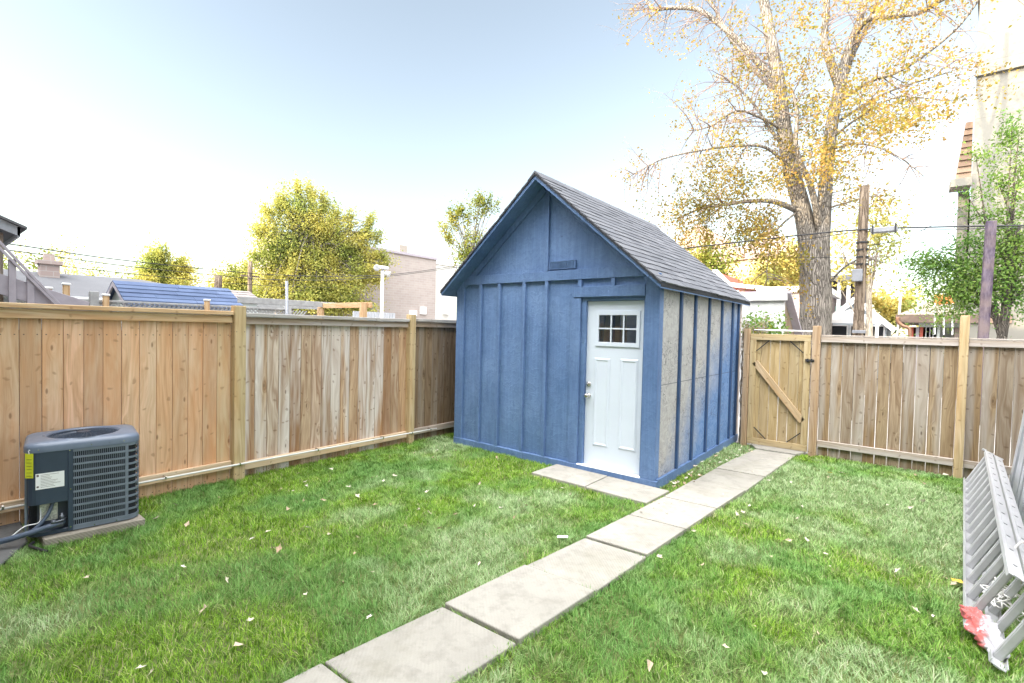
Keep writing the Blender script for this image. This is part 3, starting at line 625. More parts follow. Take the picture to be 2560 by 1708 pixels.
# top cover with a dished fan opening
N_ = 64; CXA, CYA = (ax0+ax1)/2, (ay0+ay1)/2
def ringpts(hx, hy, r, z, sq):
    pts = []
    for k in range(N_):
        g_ = 2*math.pi*k/N_; c_, s_ = math.cos(g_), math.sin(g_)
        if sq:
            kx, ky = hx, hy; tmax = min(kx/abs(c_) if abs(c_) > 1e-6 else 9, ky/abs(s_) if abs(s_) > 1e-6 else 9); x, y = c_*tmax, s_*tmax
            ex, ey = abs(x)-(kx-r), abs(y)-(ky-r)
            if ex > 0 and ey > 0:
                l_ = math.hypot(ex, ey); f_ = r/l_; x = math.copysign(kx-r+ex*f_, x); y = math.copysign(ky-r+ey*f_, y)
            pts.append((CXA+x, CYA+y, z))
        else: pts.append((CXA+hx*c_, CYA+hx*s_, z))
    return pts
hx, hy = (ax1-ax0)/2+.016, (ay1-ay0)/2+.016
prof = [ringpts(hx, hy, ar+.01, .776, 1), ringpts(hx, hy, ar+.01, .818, 1), ringpts(hx-.008, hy-.008, ar, .836, 1), ringpts(hx-.03, hy-.03, ar, .850, 1), ringpts(hx-.05, hy-.05, ar, .8535, 1), ringpts(.268, 0, 0, .862, 0), ringpts(.252, 0, 0, .858, 0), ringpts(.238, 0, 0, .815, 0), ringpts(.235, 0, 0, .74, 0)]
tm = MB(); vs = [p_ for r_ in prof for p_ in r_]
tm.add(vs, [(i*N_+k, i*N_+(k+1) % N_, (i+1)*N_+(k+1) % N_, (i+1)*N_+k) for i in range(len(prof)-1) for k in range(N_)])
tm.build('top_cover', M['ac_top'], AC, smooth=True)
fg = MB()
for r_ in (.06, .085, .11, .135, .16, .185, .21, .232): fg.tube([(CXA+r_*math.cos(2*math.pi*k/40), CYA+r_*math.sin(2*math.pi*k/40), .846+.022*(1-(r_/.24)**2)) for k in range(41)], .0022, 5, False)
for k in range(36):
    g_ = 2*math.pi*k/36; fg.tube([(CXA+r_*math.cos(g_+(.24-r_)*1.2), CYA+r_*math.sin(g_+(.24-r_)*1.2), .848+.022*(1-(r_/.24)**2)) for r_ in (.05, .11, .17, .24)], .002, 5, False)
fg.lathe((CXA, CYA, .852), (0, 0, 1), [(.052, 0), (.052, .016), (.03, .02), (.004, .021)], 20)
fg.build('fan_guard', M['ac'], AC)
MB().lathe((CXA, CYA, .735), (0, 0, 1), [(.23, 0), (.23, .004)], 32).build('fan_well', M['dark'], AC)
bl = MB()
for k in range(3):
    g_ = 2*math.pi*k/3; d_ = Vector((math.cos(g_), math.sin(g_), 0)); e_ = Vector((-math.sin(g_), math.cos(g_), .35))
    bl.bar(Vector((CXA, CYA, .785))+d_*.04, Vector((CXA, CYA, .785))+d_*.21, .12, .004, e_)
bl.build('fan_blades', M['ac'], AC)
sc = MB()
for yy, zz in ((.84, .77), (.845, .44), (.845, .12), (.98, .80), (1.10, .80), (1.2, .80), (.65, .80), (1.0, .098), (1.15, .098)): sc.lathe((ax1+.012, yy, zz), (1, 0, 0), [(.006, 0), (.005, .004)], 8)
sc.build('screws', M['steel'], AC)
M['hose'] = flat('grey_blue_hose', (.085, .11, .16), .45, 0, .15, 12)
def curve(pts, n=8):
    P_ = [Vector(p_) for p_ in pts]; out = []
    for i in range(len(P_)-1):
        a, b, c_, d = P_[max(0, i-1)], P_[i], P_[i+1], P_[min(len(P_)-1, i+2)]
        for k in range(n):
            s_ = k/n; out.append(.5*((2*b)+(c_-a)*s_+(2*a-5*b+4*c_-d)*s_*s_+(3*b-a-3*c_+d)*s_**3))
    return out+[P_[-1]]
hz = MB().tube(curve([(-5.27, .735, .33), (-5.24, .70, .24), (-5.22, .63, .155), (-5.22, .54, .11), (-5.24, .40, .085), (-5.28, .20, .075), (-5.32, -.6, .06)]), .0135, 10)
hz.build('flexible_conduit', M['hose'], AC, smooth=True)
hz = MB().tube(curve([(-5.24, .80, .165), (-5.20, .76, .165), (-5.19, .70, .158), (-5.20, .58, .13), (-5.24, .42, .10), (-5.3, .1, .07), (-5.35, -.6, .06)]), .021, 10); hz.build('insulated_pipe', M['hose'], AC, smooth=True)
hz = MB().tube(curve([(-5.25, .815, .19), (-5.19, .80, .195), (-5.18, .76, .19), (-5.19, .73, .19)]), .009, 8).lathe((-5.20, .79, .20), (0, 0, 1), [(.016, 0), (.016, .03), (.009, .032), (.009, .05)], 12).lathe((-5.19, .755, .19), (0, -1, 0), [(.018, 0), (.018, .03), (.01, .032)], 12)
hz.lathe((-5.20, .80, .16), (0, -1, 0), [(.022, 0), (.022, .05), (.024, .055), (.024, .07)], 12); hz.build('service_valve', flat('valve_metal', (.12, .13, .15), .4, .6), AC, smooth=True)
wc = MB().tube(curve([(-5.28, .66, .30), (-5.26, .66, .22), (-5.24, .645, .19), (-5.24, .58, .185), (-5.23, .545, .17), (-5.23, .47, .11), (-5.25, .36, .06), (-5.3, .1, .05)]), .0045, 6); wc.build('thermostat_cable', M['white_metal'], AC, smooth=True)
dr = MB().tube(curve([(-5.20, .62, .05), (-5.15, .60, .045), (-5.08, .64, .035), (-5.0, .70, .02)]), .012, 8); dr.build('drain_hose', M['black'], AC, smooth=True)

AC.rotation_euler = (0, 0, rad(-8)); AC.scale = (.95, .95, .955); AC.location = (-5.4595, .948, .075)

# ------------------------------------------------------------------ ladders, cloth, rope, leaning strips
t = NT('worn_aluminium'); o = t.oc(); n1 = t.noise(o, 7, 5, .65); n2 = t.noise(t.vmul(o, (60, 8, 60)), 1, 3, .6); sp = t.mr(t.noise(o, 26, 4, .7), .62, .72)
c = t.mix(t.mr(n1, .3, .7), (.38, .38, .395), (.48, .48, .49)); c = t.mix(t.math('MULTIPLY', sp, .5), c, (.58, .57, .55)); c = t.mix(t.mr(n2, .55, .8, 0, .3), c, (.38, .38, .39))
M['alu'] = t.bsdf(c, t.mr(n1, .3, .7, .4, .62), t.bump(n2, .2, .002), metal=.2, spec=.5)
def ladder(name, label, A, B, up, dep, r0, rungs, rw=.075):
    """A,B: lower rail ends; up: offset to the upper rail; dep: direction of the rail's depth"""
    A, B, up = Vector(A), Vector(B), Vector(up); ax_ = (B-A).normalized(); upn = (up-ax_*up.dot(ax_)).normalized(); nn = ax_.cross(upn)
    T_ = thing(name, label, 'ladder', A)
    for off, s_ in ((Vector((0, 0, 0)), 1), (up, -1)):
        m = MB(); c0, c1 = A+off, B+off
        m.obox((c0+c1)/2, ax_, nn, upn, (c1-c0).length/2, rw/2, .002)
        for e in (-1, 1): m.obox((c0+c1)/2+nn*(e*(rw/2-.002))+upn*(s_*.013), ax_, upn, nn, (c1-c0).length/2, .011, .002)
        m.obox((c0+c1)/2-upn*s_*.004, ax_, nn, upn, (c1-c0).length/2, rw*.22, .0025)
        rail_ = m.build('side_rail', M['alu'], T_)
        d = MB()
        for k in range(rungs):
            q = c0+ax_*(r0+k*.305)
            d.lathe(q-upn*s_*.0045, -upn*s_, [(.013, 0), (.013, .004), (.006, .005)], 8)
            d.obox(q-upn*s_*.0035+ax_*.05, (ax_+nn*.5), nn, upn, .02, .0016, .0012)
        d.build('rivets', flat('rivet', (.22, .22, .22), .5, .5), rail_)
    L = up.length
    for k in range(rungs):
        q = A+ax_*(r0+k*.305); m = MB()
        m.obox(q+up/2, up, nn, ax_, L/2-.001, .023, .011)
        m.obox(q+up/2+ax_*.0125, up, nn, ax_, L/2-.001, .018, .0025)
        m.build('rung', M['alu'], T_, .003)
    return T_
dirL = Vector((.655-.373, 8.20-4.10, 0)).normalized()
A1 = Vector((.663, 8.27, .045)); B1 = A1-dirL*4.26
lad1 = ladder('ladder', 'front aluminium ladder lying on its side along the right edge of the lawn', A1, B1, (.185, .02, .375), 0, .10, 14)
A2 = A1+Vector((.105, .02, -.008)); B2 = A2-dirL*4.62
lad2 = ladder('ladder', 'back aluminium ladder section nested behind the front one, nearer the white strips', A2, B2, (.165, .01, .335), 0, .25, 15)
m = MB()
for A_ in (A1+Vector((.185, .02, .375)), A2+Vector((.165, .01, .335))): m.obox(A_+dirL*.02, dirL, Vector((1, -.07, -.45)), Vector((.4, 0, 1)), .02, .05, .006)
for A_ in (A1+Vector((.185, .02, .375)),): m.obox(A_+dirL*.035+Vector((-.04, 0, .02)), dirL, Vector((1, -.07, -.45)), Vector((.4, 0, 1)), .012, .02, .012)
m.build('end_cap', M['alu'], lad1, .003)
# crumpled red and white rag over the ladder feet
def rag():
    V = []; nu, nv = 46, 40
    a = Vector((.378, 4.19, .07)); b = Vector((.475, 3.78, .02)); axr = b-a; L = axr.length; axr.normalize(); sd2 = Vector((-axr.y, axr.x, 0))
    from mathutils import noise as mn
    for i in range(nu):
        s_ = i/(nu-1); cen = a+axr*(L*s_); hw = (.024+.045*math.sin(math.pi*min(1, .12+s_*.85))**.8); hh = (.062-.015*s_)*math.sin(math.pi*min(1, .08+s_*.93))**.5
        for j in range(nv):
            g_ = 2*math.pi*j/nv; c_, z_ = math.cos(g_), math.sin(g_)
            p_ = cen+sd2*(hw*c_)+Vector((0, 0, .03+max(-.02, hh*z_)))
            q_ = p_*9; d_ = mn.noise(Vector((q_.x*.8+q_.y*.3, q_.y*.5, q_.z+s_*2)))*.018+(abs(mn.noise(Vector((q_.x*5.2+q_.y, q_.y*1.6, q_.z*5))))-.25)*.062
            p_ = p_+(sd2*c_+Vector((0, 0, max(z_, -.2))))*d_; V.append(p_)
    m = MB(); m.add(V, [(i*nv+j, i*nv+(j+1) % nv, (i+1)*nv+(j+1) % nv, (i+1)*nv+j) for i in range(nu-1) for j in range(nv)]+[tuple(range(nv))[::-1], tuple(range((nu-1)*nv, nu*nv))])
    t = NT('red_white_rag'); o = t.oc(); X, Y, Z = t.sep(o); e = t.math('ADD', Y, t.math('MULTIPLY', t.noise(o, 9, 3), .32)); f_ = t.math('ADD', X, t.math('MULTIPLY', t.noise(o, 12, 3), .12))
    msk = t.math('MULTIPLY', t.mr(e, 3.99, 4.02), t.mr(f_, .50, .47)); msk2 = t.mr(t.noise(t.vadd(o, (3, 1, 5)), 16, 3), .56, .6, 1, .15)
    c = t.mix(t.math('MULTIPLY', msk, msk2), (.46, .45, .48), (.46, .10, .09)); c = t.mix(t.mr(t.noise(o, 40, 4), .4, .7, 0, .2), c, (.5, .4, .42))
    return m.build('rag', t.bsdf(c, .8, t.bump(t.noise(t.vmul(o, (60, 25, 60)), 1, 4), .4, .006)), None, smooth=True)
tag(rag(), 'crumpled red and white plastic rag wrapped over the near ladder feet', 'rag')
rp = MB(); base_ = Vector((.52, 4.42, .16)); pts = []
for k in range(70):
    pts.append(base_+Vector((random.gauss(0, .035), random.gauss(0, .05), random.gauss(0, .035))))
rp.tube(curve(pts, 5), .0045, 5)
rp.tube(curve([base_, (.55, 4.5, .24), (.60, 4.62, .36), (.66, 4.68, .45), (.72, 4.66, .42)]), .007, 6)
rp.tube(curve([base_, (.60, 4.35, .12), (.68, 4.32, .10), (.74, 4.40, .13), (.80, 4.42, .12)]), .006, 6)
for k in range(14):
    e_ = Vector((.66+random.uniform(-.05, .08), 4.33+random.uniform(-.05, .05), .09)); rp.tube(curve([e_, e_+Vector((random.uniform(-.06, .06), random.uniform(-.06, .06), random.uniform(-.04, .03))), e_+Vector((random.uniform(-.09, .09), random.uniform(-.09, .09), -.05))], 4), .003, 4)
tag(rp.build('rope', flat('white_rope', (.72, .70, .68), .9, 0, .2, 60), smooth=True), 'tangled white rope tied round the ladder rungs near the rag', 'rope')
M['strip'] = flat('white_trim_metal', (.48, .50, .54), .4, .2, .12, 6)
kk = 0
for i in range(20):
    yb = 8.20-i*.19-random.uniform(0, .05); xb = 1.015+(yb-8.2)*.0687+random.uniform(-.012, .012); bot = Vector((xb, yb, .01)); hz_ = 2.5+random.uniform(-.25, .35); top = bot+Vector((.108*hz_, random.uniform(-.10, .14), hz_))
    d = (top-bot).normalized(); y_ = Vector((random.uniform(-.12, .12), 1, 0)); y_ = (y_-d*y_.dot(d)).normalized(); n_ = d.cross(y_); L = (top-bot).length; hw = random.uniform(.05, .075); c0 = (top+bot)/2; m = MB()
    m.obox(c0, d, y_, n_, L/2, hw, .002)
    for e in (-1, 1): m.obox(c0+y_*(e*(hw-.002))-n_*.018*1, d, n_, y_, L/2, .017, .002)
    m.obox(c0+y_*hw*.25-n_*.006, d, y_, n_, L/2, .008, .006)
    o = m.build('metal_strip', M['strip']); tag(o, 'long white metal trim strip leaning on the fence behind the ladders', 'metal strip', 'white metal strips leaning at the right edge')

# ------------------------------------------------------------------ houses beside and behind the camera (they keep the yard in shade) and what stands over the left fence
def house(name, label, x0, x1, y0, y1, h, rise, wallm, roofm, wins=True):
    H_ = thing(name, label, 'house', ((x0+x1)/2, (y0+y1)/2, 0)); m = MB().box(x0, x1, y0, y1, -.12, h); xm_ = (x0+x1)/2
    m.prism([(x0, y1, h+.002), (x1, y1, h+.002), (xm_, y1, h+rise)], (0, y0-y1, 0)); W_ = m.build('wall', wallm, H_)
    r = MB(); k = .35
    for s_ in (-1, 1):
        xe = xm_+s_*((x1-x0)/2+k); ze = h-k*rise/((x1-x0)/2)
        r.prism([(xm_, y0-k, h+rise+.02), (xm_, y0-k, h+rise+.2), (xe, y0-k, ze+.2), (xe, y0-k, ze+.02)][::s_], (0, y1-y0+2*k, 0))
    r.build('roof', roofm, H_)
    if wins:
        for zz in (1.2, 4.2):
            for xx in (x0+(x1-x0)*.25, x0+(x1-x0)*.72):
                f_ = MB().box(xx-.55, xx+.55, y1+.001, y1+.06, zz, zz+1.5).build('window', M['white_paint'], H_, .01)
                MB().box(xx-.47, xx+.47, y1+.061, y1+.066, zz+.08, zz+1.42).build('pane', M['dark'], f_)
    return H_
M['house_roof'] = shingle('house_roof_shingles', [(.12, .12, .13), (.17, .17, .18)])
house('house', 'pale sided two storey house standing behind the photographer', -6.2, 2.6, -12, -1.7, 9.7, .4, M['siding'], M['house_roof'])
house('house', 'tall neighbouring house with the sloping porch roof at the left edge', -17, -7.2, -13, -2.6, 9.9, .4, M['siding'], M['house_roof'])
house('house', 'house on the right hand neighbouring lot, behind the photographer', 3.6, 12, -12, -2.2, 9.4, .4, M['siding'], M['house_roof'])
house('house', 'house two lots to the left, behind the photographer', -30, -18.2, -13, -3.2, 9.4, .4, M['siding'], M['house_roof'])
house('house', 'house three lots to the left, behind the photographer', -44, -31.2, -13, -4.2, 9.0, .4, M['siding'], M['house_roof'])
PR = thing('porch_roof', 'grey sloping porch roof end poking in at the left edge', 'porch', (-11.5, -.5, 2.9))
sl = .44
def prz(y): return 3.105-(y-1.09)*sl
m = MB()
m.prism([(-10.05, -2.5, prz(-2.5)-.13), (-10.05, 1.02, prz(1.02)-.13), (-13.6, 1.02, prz(1.02)-.13), (-13.6, -2.5, prz(-2.5)-.13)][::-1], (0, 0, .11)); m.build('roof_deck', flat('grey_wood', (.20, .21, .23), .8, 0, .2, 3), PR)
m = MB(); m.prism([(-9.96, -2.5, prz(-2.5)-.02), (-9.96, 1.12, prz(1.12)-.02), (-13.65, 1.12, prz(1.12)-.02), (-13.65, -2.5, prz(-2.5)-.02)][::-1], (0, 0, .035)); m.build('shingles', M['house_roof'], PR)
m = MB(); m.prism([(-10.02, -2.5, prz(-2.5)-.19), (-10.02, 1.055, prz(1.055)-.16), (-10.02, 1.055, prz(1.055)-.025), (-10.02, -2.5, prz(-2.5)-.025)], (-.03, 0, 0)); m.box(-13.6, -10.02, 1.025, 1.055, prz(1.04)-.17, prz(1.04)-.03)
m.build('fascia', flat('grey_fascia', (.38, .40, .44), .7, 0, .15, 8), PR)
for xx in (-10.5, -13.3): MB().box(xx-.06, xx+.06, .8, .92, -.1, prz(.9)-.15).build('post', M['rail_back'], PR)
M['stair'] = flat('mauve_grey_paint', (.36, .33, .37), .7, 0, .12, 6)
ST = thing('wooden_stairs', 'mauve grey outdoor stairs with thin handrails beyond the left fence', 'stairs', (-10, 1.3, 0))
a0, a1 = px(0, 652, -10), px(101, 683, -10); sv = (a1-a0)
for dx in (-.0,):
    m = MB(); p0 = a0-sv*2.2; p1 = a1+sv*1.05
    m.bar(Vector((-10+dx, p0.y, p0.z)), Vector((-10+dx, p1.y+.0, p1.z)), .27, .045, (0, 0, 1)); m.build('stringer', M['stair'], ST, .004)
d_ = sv.normalized()
p0 = a0-sv*2.0
for k in range(14):
    q = p0+sv*(k*.29); MB().box(-10.6, -10.03, q.y-.13, q.y+.13, q.z+.02, q.z+.06).build('tread', M['stair'], ST, .003)
for dx in (0,):
    for (U, V0, V1) in ((27, 596, 660), (69, 630, 684)):
        q = px(U, V0, -10); MB().box(-10.02+dx, -9.93+dx, q.y-.038, q.y+.038, px(U, V1, -10).z-.3, q.z).build('post', M['stair'], ST, .004)
    for h0, h1, r_ in (((17, 577), (113, 677), .016), ((10, 583), (105, 678), .014)):
        p0 = px(*h0, -10); p1 = px(*h1, -10); e_ = (p1-p0)
        MB().bar(Vector((-9.92+dx, 0, 0))+Vector((0, p0.y, p0.z))-Vector((0, e_.y, e_.z))*1.6, Vector((-9.92+dx, p1.y, p1.z))+Vector((0, e_.y, e_.z))*.4, .035, .03).build('handrail', M['stair'], ST, .003)
LF = thing('lattice_fence', 'weathered grey lattice topped fence in the yard beyond the left fence', 'fence', (-12, 4, 0))
M['greywood'] = flat('weathered_grey_wood', (.36, .36, .36), .85, 0, .2, 7, .3, 50)
m = MB(); y = .2
while y < 6.0:
    m.bar((-12, y, 1.62), (-12, y+.5, 2.12), .028, .008, (0, 1, -1)); m.bar((-12.012, y+.5, 1.62), (-12.012, y, 2.12), .028, .008, (0, 1, 1)); y += .085
m.build('lattice', M['greywood'], LF)
MB().box(-12.03, -11.97, -.5, 6.03, 2.125, 2.165).build('top_rail', M['greywood'], LF, .004); MB().box(-12.03, -11.97, -.5, 6.03, 1.58, 1.62).build('middle_rail', M['greywood'], LF, .004)
MB().box(-12.02, -11.99, -.5, 6.03, -.1, 1.58).build('board_panel', M['boards_dark'], LF)
for (U, V) in ((111, 660), (152, 651), (243, 676), (475, 688)):
    q = px(U, V, -11.93); MB().box(-11.97, -11.89, q.y-.045, q.y+.045, -.1, q.z-.03).build('post', M['rail'], LF, .004)
    MB().box(-11.985, -11.875, q.y-.06, q.y+.06, q.z-.028, q.z+.01).build('post_cap', M['white_metal'], LF, .01)
q = px(660, 700, -12); MB().box(-12.07, -11.93, q.y-.07, q.y+.07, -.1, q.z+.06).build('post', M['greywood'], LF, .005)

def gable(name, label, cat, xr_, y0, y1, xe, zr_, ze, roofm, wallm, group=None, over=.12, sub=True):
    """ridge parallel to the fence at x=xr_; near eave at x=xe"""
    H_ = thing(name, label, cat, (xr_, (y0+y1)/2, 0), group); w_ = xe-xr_; m = MB()
    k = over; sl_ = (zr_-ze)/abs(w_)
    m.prism([(xr_-w_+k, y0+.15, -.12), (xe-k, y0+.15, -.12), (xe-k, y0+.15, ze+k*sl_-.02), (xr_, y0+.15, zr_-.02), (xr_-w_+k, y0+.15, ze+k*sl_-.02)], (0, y1-y0-.3, 0)); m.build('wall', wallm, H_)
    r = MB(); nv = Vector((sl_, 0, 1)).normalized()
    n_c = max(3, int(math.hypot(w_, zr_-ze)/.22))
    for s_ in (-1, 1):
        for i in range(n_c):
            f0, f1 = max(0, i/n_c-.01), (i+1)/n_c+.01
            P_ = [(xr_+s_*w_*f0, zr_-(zr_-ze)*f0), (xr_+s_*w_*f1, zr_-(zr_-ze)*f1)]
            seg_ = 1.1+.7*random.random(); yy = y0
            while yy < y1:
                ye = min(y1, yy+seg_*random.uniform(.5, 1.2)); q_ = random.uniform(.015, .035)
                r.prism([(P_[0][0], yy, P_[0][1]+.004), (P_[0][0], yy, P_[0][1]+.02), (P_[1][0], yy, P_[1][1]+.02+q_), (P_[1][0], yy, P_[1][1]+.004)][::s_], (0, ye-yy-.006, 0)); yy = ye
    r.build('roof', roofm, H_)
    t_ = MB()
    for s_ in (-1, 1): t_.bar((xr_, y0+.02, zr_-.06), (xr_+s_*w_, y0+.02, ze-.06), .10, .04, (0, 0, 1))
    t_.build('barge_board', M['stair'], H_)
    return H_
M['blue_shingle'] = shingle('blue_shingles', [(.065, .09, .16), (.09, .12, .205), (.055, .08, .145), (.11, .145, .235)])
M['pale_wall'] = flat('pale_render', (.50, .54, .52), .85, 0, .08, 3)
a = px(258, 645, -15.6); b = px(520, 662, -15.6); e_ = px(545, 700, -14.5)
gable('small_shed', 'small pale shed with a blue shingled roof beyond the left fence', 'shed', -15.6, a.y, b.y+.05, -14.35, a.z, 2.12, M['blue_shingle'], M['pale_wall'])
M['grey_shingle'] = shingle('grey_far_shingles', [(.10, .102, .11), (.135, .135, .145), (.115, .118, .125)])
M['brick_pale'] = bands('pale_brick', [(.42, .34, .31), (.38, .30, .28)], 'z', (.42, .2), (.45, .42, .4), .06)
# grey hip roofed house
a = px(62, 622, -27); b = px(305, 643, -27); HH = thing('house', 'low grey hip roofed house with a brick chimney beyond the stairs', 'house', (-27, 8, 0))
zr_ = a.z; ya, yb_ = a.y-2, b.y+.3; xe, ze = -22.5, px(210, 682, -22.5).z; we = 4.5
r = MB(); c_ = [(-22.5, ya-4, ze), (-22.5, yb_+4.5, ze), (-31.5, yb_+4.5, ze), (-31.5, ya-4, ze)]; rg = [(-27, ya, zr_), (-27, yb_, zr_)]
r.add(c_+rg, [(0, 1, 5, 4), (1, 2, 5), (2, 3, 4, 5), (3, 0, 4), (3, 2, 1, 0)]); r.build('roof', M['grey_shingle'], HH)
MB().box(-31.1, -22.9, ya-3.6, yb_+4.1, -.12, ze-.01).build('wall', M['pale_wall'], HH)
MB().box(-31.5, -22.42, ya-4.05, yb_+4.55, ze-.14, ze-.004).build('gutter', M['white_metal'], HH)
cb, ct = px(112, 650, -26.2), px(112, 601, -26.2); m = MB().box(-26.5, -25.9, cb.y-.28, cb.y+.28, cb.z-1, ct.z-.12); CH = m.build('chimney', M['brick_pale'], HH)
MB().box(-26.58, -25.82, cb.y-.36, cb.y+.36, ct.z-.118, ct.z+.03).box(-26.35, -26.05, cb.y-.15, cb.y+.15, ct.z+.032, ct.z+.3).build('chimney_cap', M['brick_pale'], CH)
q = px(74, 668, -24.5); m = MB(); m.prism([(-23.9, q.y-.35, q.z-.3), (-23.9, q.y+.35, q.z-.3), (-23.9, q.y, q.z+.28)], (-2.0, 0, 0)); DM = m.build('dormer', M['white_metal'], HH)
m = MB(); m.prism([(-23.88, q.y-.2, q.z-.27), (-23.88, q.y+.2, q.z-.27), (-23.88, q.y, q.z+.12)], (.02, 0, 0)); m.build('dormer_vent', M['dark'], DM)
for (U, V) in ((136, 652), (195, 656)):
    q = px(U, V, -25.6); MB().box(q.x-.3, q.x+.3, q.y-.22, q.y+.22, q.z-.3, q.z).build('roof_vent', M['stair'], HH)
a = px(470, 662, -19); b = px(588, 674, -19)
gable('garage', 'low brown roofed garage end seen past the blue roof', 'garage', -19.6, a.y, b.y, -18.4, a.z+.02, px(600, 696, -18.4).z+.02, shingle('brown_shingles', [(.24, .21, .20), (.30, .26, .25)]), M['pale_wall'])
# pergola
PG = thing('pergola', 'weathered timber pergola with long grey beams over the left fence', 'pergola', (-11, 6, 0))
a, b = px(548, 688, -11), px(783, 702, -11); MB().bar(a-Vector((0, .02, 0)), b, .13, .05, (0, 0, 1)).build('beam', M['greywood'], PG, .005)
a2, b2 = px(600, 700, -12.6), px(735, 706, -12.6); MB().bar(a2-Vector((0, .1, 0)), b2, .12, .05, (0, 0, 1)).build('beam', M['greywood'], PG, .005)
c0, c1 = px(738, 702, -11.05), px(808, 702, -9.3); MB().bar(Vector((-11.2, c0.y, c0.z)), Vector((-9.1, c0.y+.05, c0.z)), .12, .05, (0, 0, 1)).build('cross_beam', M['rail'], PG, .005)
for xx, yy in ((-11.06, c0.y-.02), (-9.25, c0.y-.05)): MB().box(xx-.06, xx+.06, yy-.06, yy+.06, -.1, c0.z+(.05 if xx > -10 else -.07)).build('post', M['rail'], PG, .005)
MB().box(-11.05, -10.93, 2.0, 2.12, -.1, a.z).build('post', M['greywood'], PG, .005)
# poles
q0, q1 = px(658, 645, -9), px(663, 712, -9); pl = MB().tube([(q1.x, q1.y, -.1), (q0.x, q0.y+.0, q0.z)], .028, 10); p = thing('clothes_pole', 'thin grey metal pole with a small wire star beside it over the left fence', 'pole', (q1.x, q1.y, 0)); pl.build('pole', flat('galvanised_steel', (.27, .28, .31), .5, .3), p, smooth=True)
q0 = px(645, 652, -9); s_ = MB()
for k in range(3):
    g_ = math.pi*k/3; s_.bar(q0+Vector((0, .05*math.cos(g_), .05*math.sin(g_))), q0-Vector((0, .05*math.cos(g_), .05*math.sin(g_))), .006, .006)
s_.tube([q0+Vector((0, .05*math.cos(2*math.pi*k/16), .05*math.sin(2*math.pi*k/16))) for k in range(17)], .003, 4); s_.build('wire_star', M['black'], p)
q0 = px(878, 618, -9.5); q1 = px(875, 722, -9.5); FLT = thing('floodlight_pole', 'white pole carrying two white floodlights above the left fence', 'lamp post', (-9.5, q1.y, 0))
MB().tube([(-9.5, q1.y, -.1), (-9.5, q0.y, q0.z)], .035, 10).build('pole', M['white_metal'], FLT, smooth=True)
MB().box(-9.57, -9.43, q0.y-.10, q0.y+.12, q0.z, q0.z+.07).build('bracket', M['white_metal'], FLT, .01)
for yy, zz, dr_ in ((q0.y-.20, q0.z+.02, Vector((.8, -.4, -.3))), (q0.y+.1, q0.z-.09, Vector((.7, .5, -.4)))):
    MB().lathe((-9.46, yy, zz), dr_, [(.02, -.07), (.045, -.05), (.05, 0), (.075, .06), (.07, .065), (.02, .05)], 16).build('lamp_head', M['white_metal'], FLT, smooth=True)
def pole(name, label, p0, top, r0, r1, m, cat='pole'):
    T_ = thing(name, label, cat, (p0[0], p0[1], 0)); P_ = [Vector((p0[0], p0[1], -.1)).lerp(Vector(top), k/10) for k in range(11)]
    MB().tube(P_, [r0+(r1-r0)*k/10 for k in range(11)], 14).build('shaft', m, T_, smooth=True); return T_
M['pole_wood'] = bark('pole_wood', (.09, .066, .05), (.25, .195, .145), .6)
q = at(574, 600, 34); PL2 = pole('utility_pole', 'distant brown utility pole in front of the yellow green tree', q, q, .15, .12, M['pole_wood'])
qq = at(574, 634, 34); MB().bar(qq+Vector((-.1, -.5, 0)), qq+Vector((.1, .5, 0)), .1, .08).build('crossarm', M['pole_wood'], PL2)
q = at(501, 633, 30); pole('utility_pole', 'short weathered pole stub above the blue shed roof', q, q, .2, .18, M['pole_wood'])
# wires
def wire(label, pts, r, group=None, name='overhead_wire'):
    o = MB().tube(curve(pts, 10), r, 5).build(name, M['black'], None, smooth=True); tag(o, label, 'wire', group); return o
wire('upper overhead wire crossing the trees beyond the left fence', [at(-40, 553, 25), at(57, 565, 26), at(240, 592, 29), at(420, 612, 32), at(600, 629, 34), at(750, 634, 34), at(870, 632, 33), at(960, 623, 32), at(1060, 608, 30)], .022)
wire('lower overhead wire crossing the trees beyond the left fence', [at(-40, 566, 25), at(100, 585, 27), at(300, 612, 30), at(520, 634, 33), at(600, 641, 34), at(750, 643, 34), at(870, 636, 33), at(960, 626, 32), at(1060, 612, 30)], .019)
wire('faint lowest overhead wire above the grey hip roof', [at(60, 600, 27), at(240, 622, 29), at(420, 640, 32), at(600, 655, 34), at(760, 660, 36)], .016)
# brick building
BX = -36
M['stucco_tan'] = flat('tan_stucco', (.30, .27, .23), .9)
c0, c1, c2 = px(850, 572, BX), px(1001, 597, BX), px(1046, 604, BX)
BB = thing('brick_building', 'large flat roofed pinkish brick building behind the left fence', 'building', (BX-6, (c0.y+c1.y)/2, 0))
M['brick'] = bands('pinkish_brick', [(.40, .35, .325), (.36, .31, .29)], 'z', (.6, .22), (.42, .39, .37), .08)
zt = (c0.z+c1.z)/2; MB().box(BX-14, BX, c0.y-8, c1.y, -.12, zt).build('wall', M['brick'], BB); MB().box(BX-14.05, BX+.12, c0.y-8, c1.y+.05, zt+.002, zt+.22).build('parapet', M['stair'], BB)
MB().box(BX-14, BX-.2, c1.y+.06, c2.y+.4, -.12, zt-.35).build('side_wing', flat('pale_panel_wall', (.6, .6, .57), .8, 0, .06, 2), BB); MB().box(BX-14, BX-.1, c1.y+.06, c2.y+.5, zt-.348, zt-.15).build('wing_parapet', M['white_metal'], BB)
cc = px(918, 584, BX-2); MB().box(BX-2.5, BX-1.5, cc.y-.45, cc.y+.45, zt+.15, zt+1.15).build('chimney', M['stucco_tan'], BB)
cc = px(1012-4, 718, BX); 
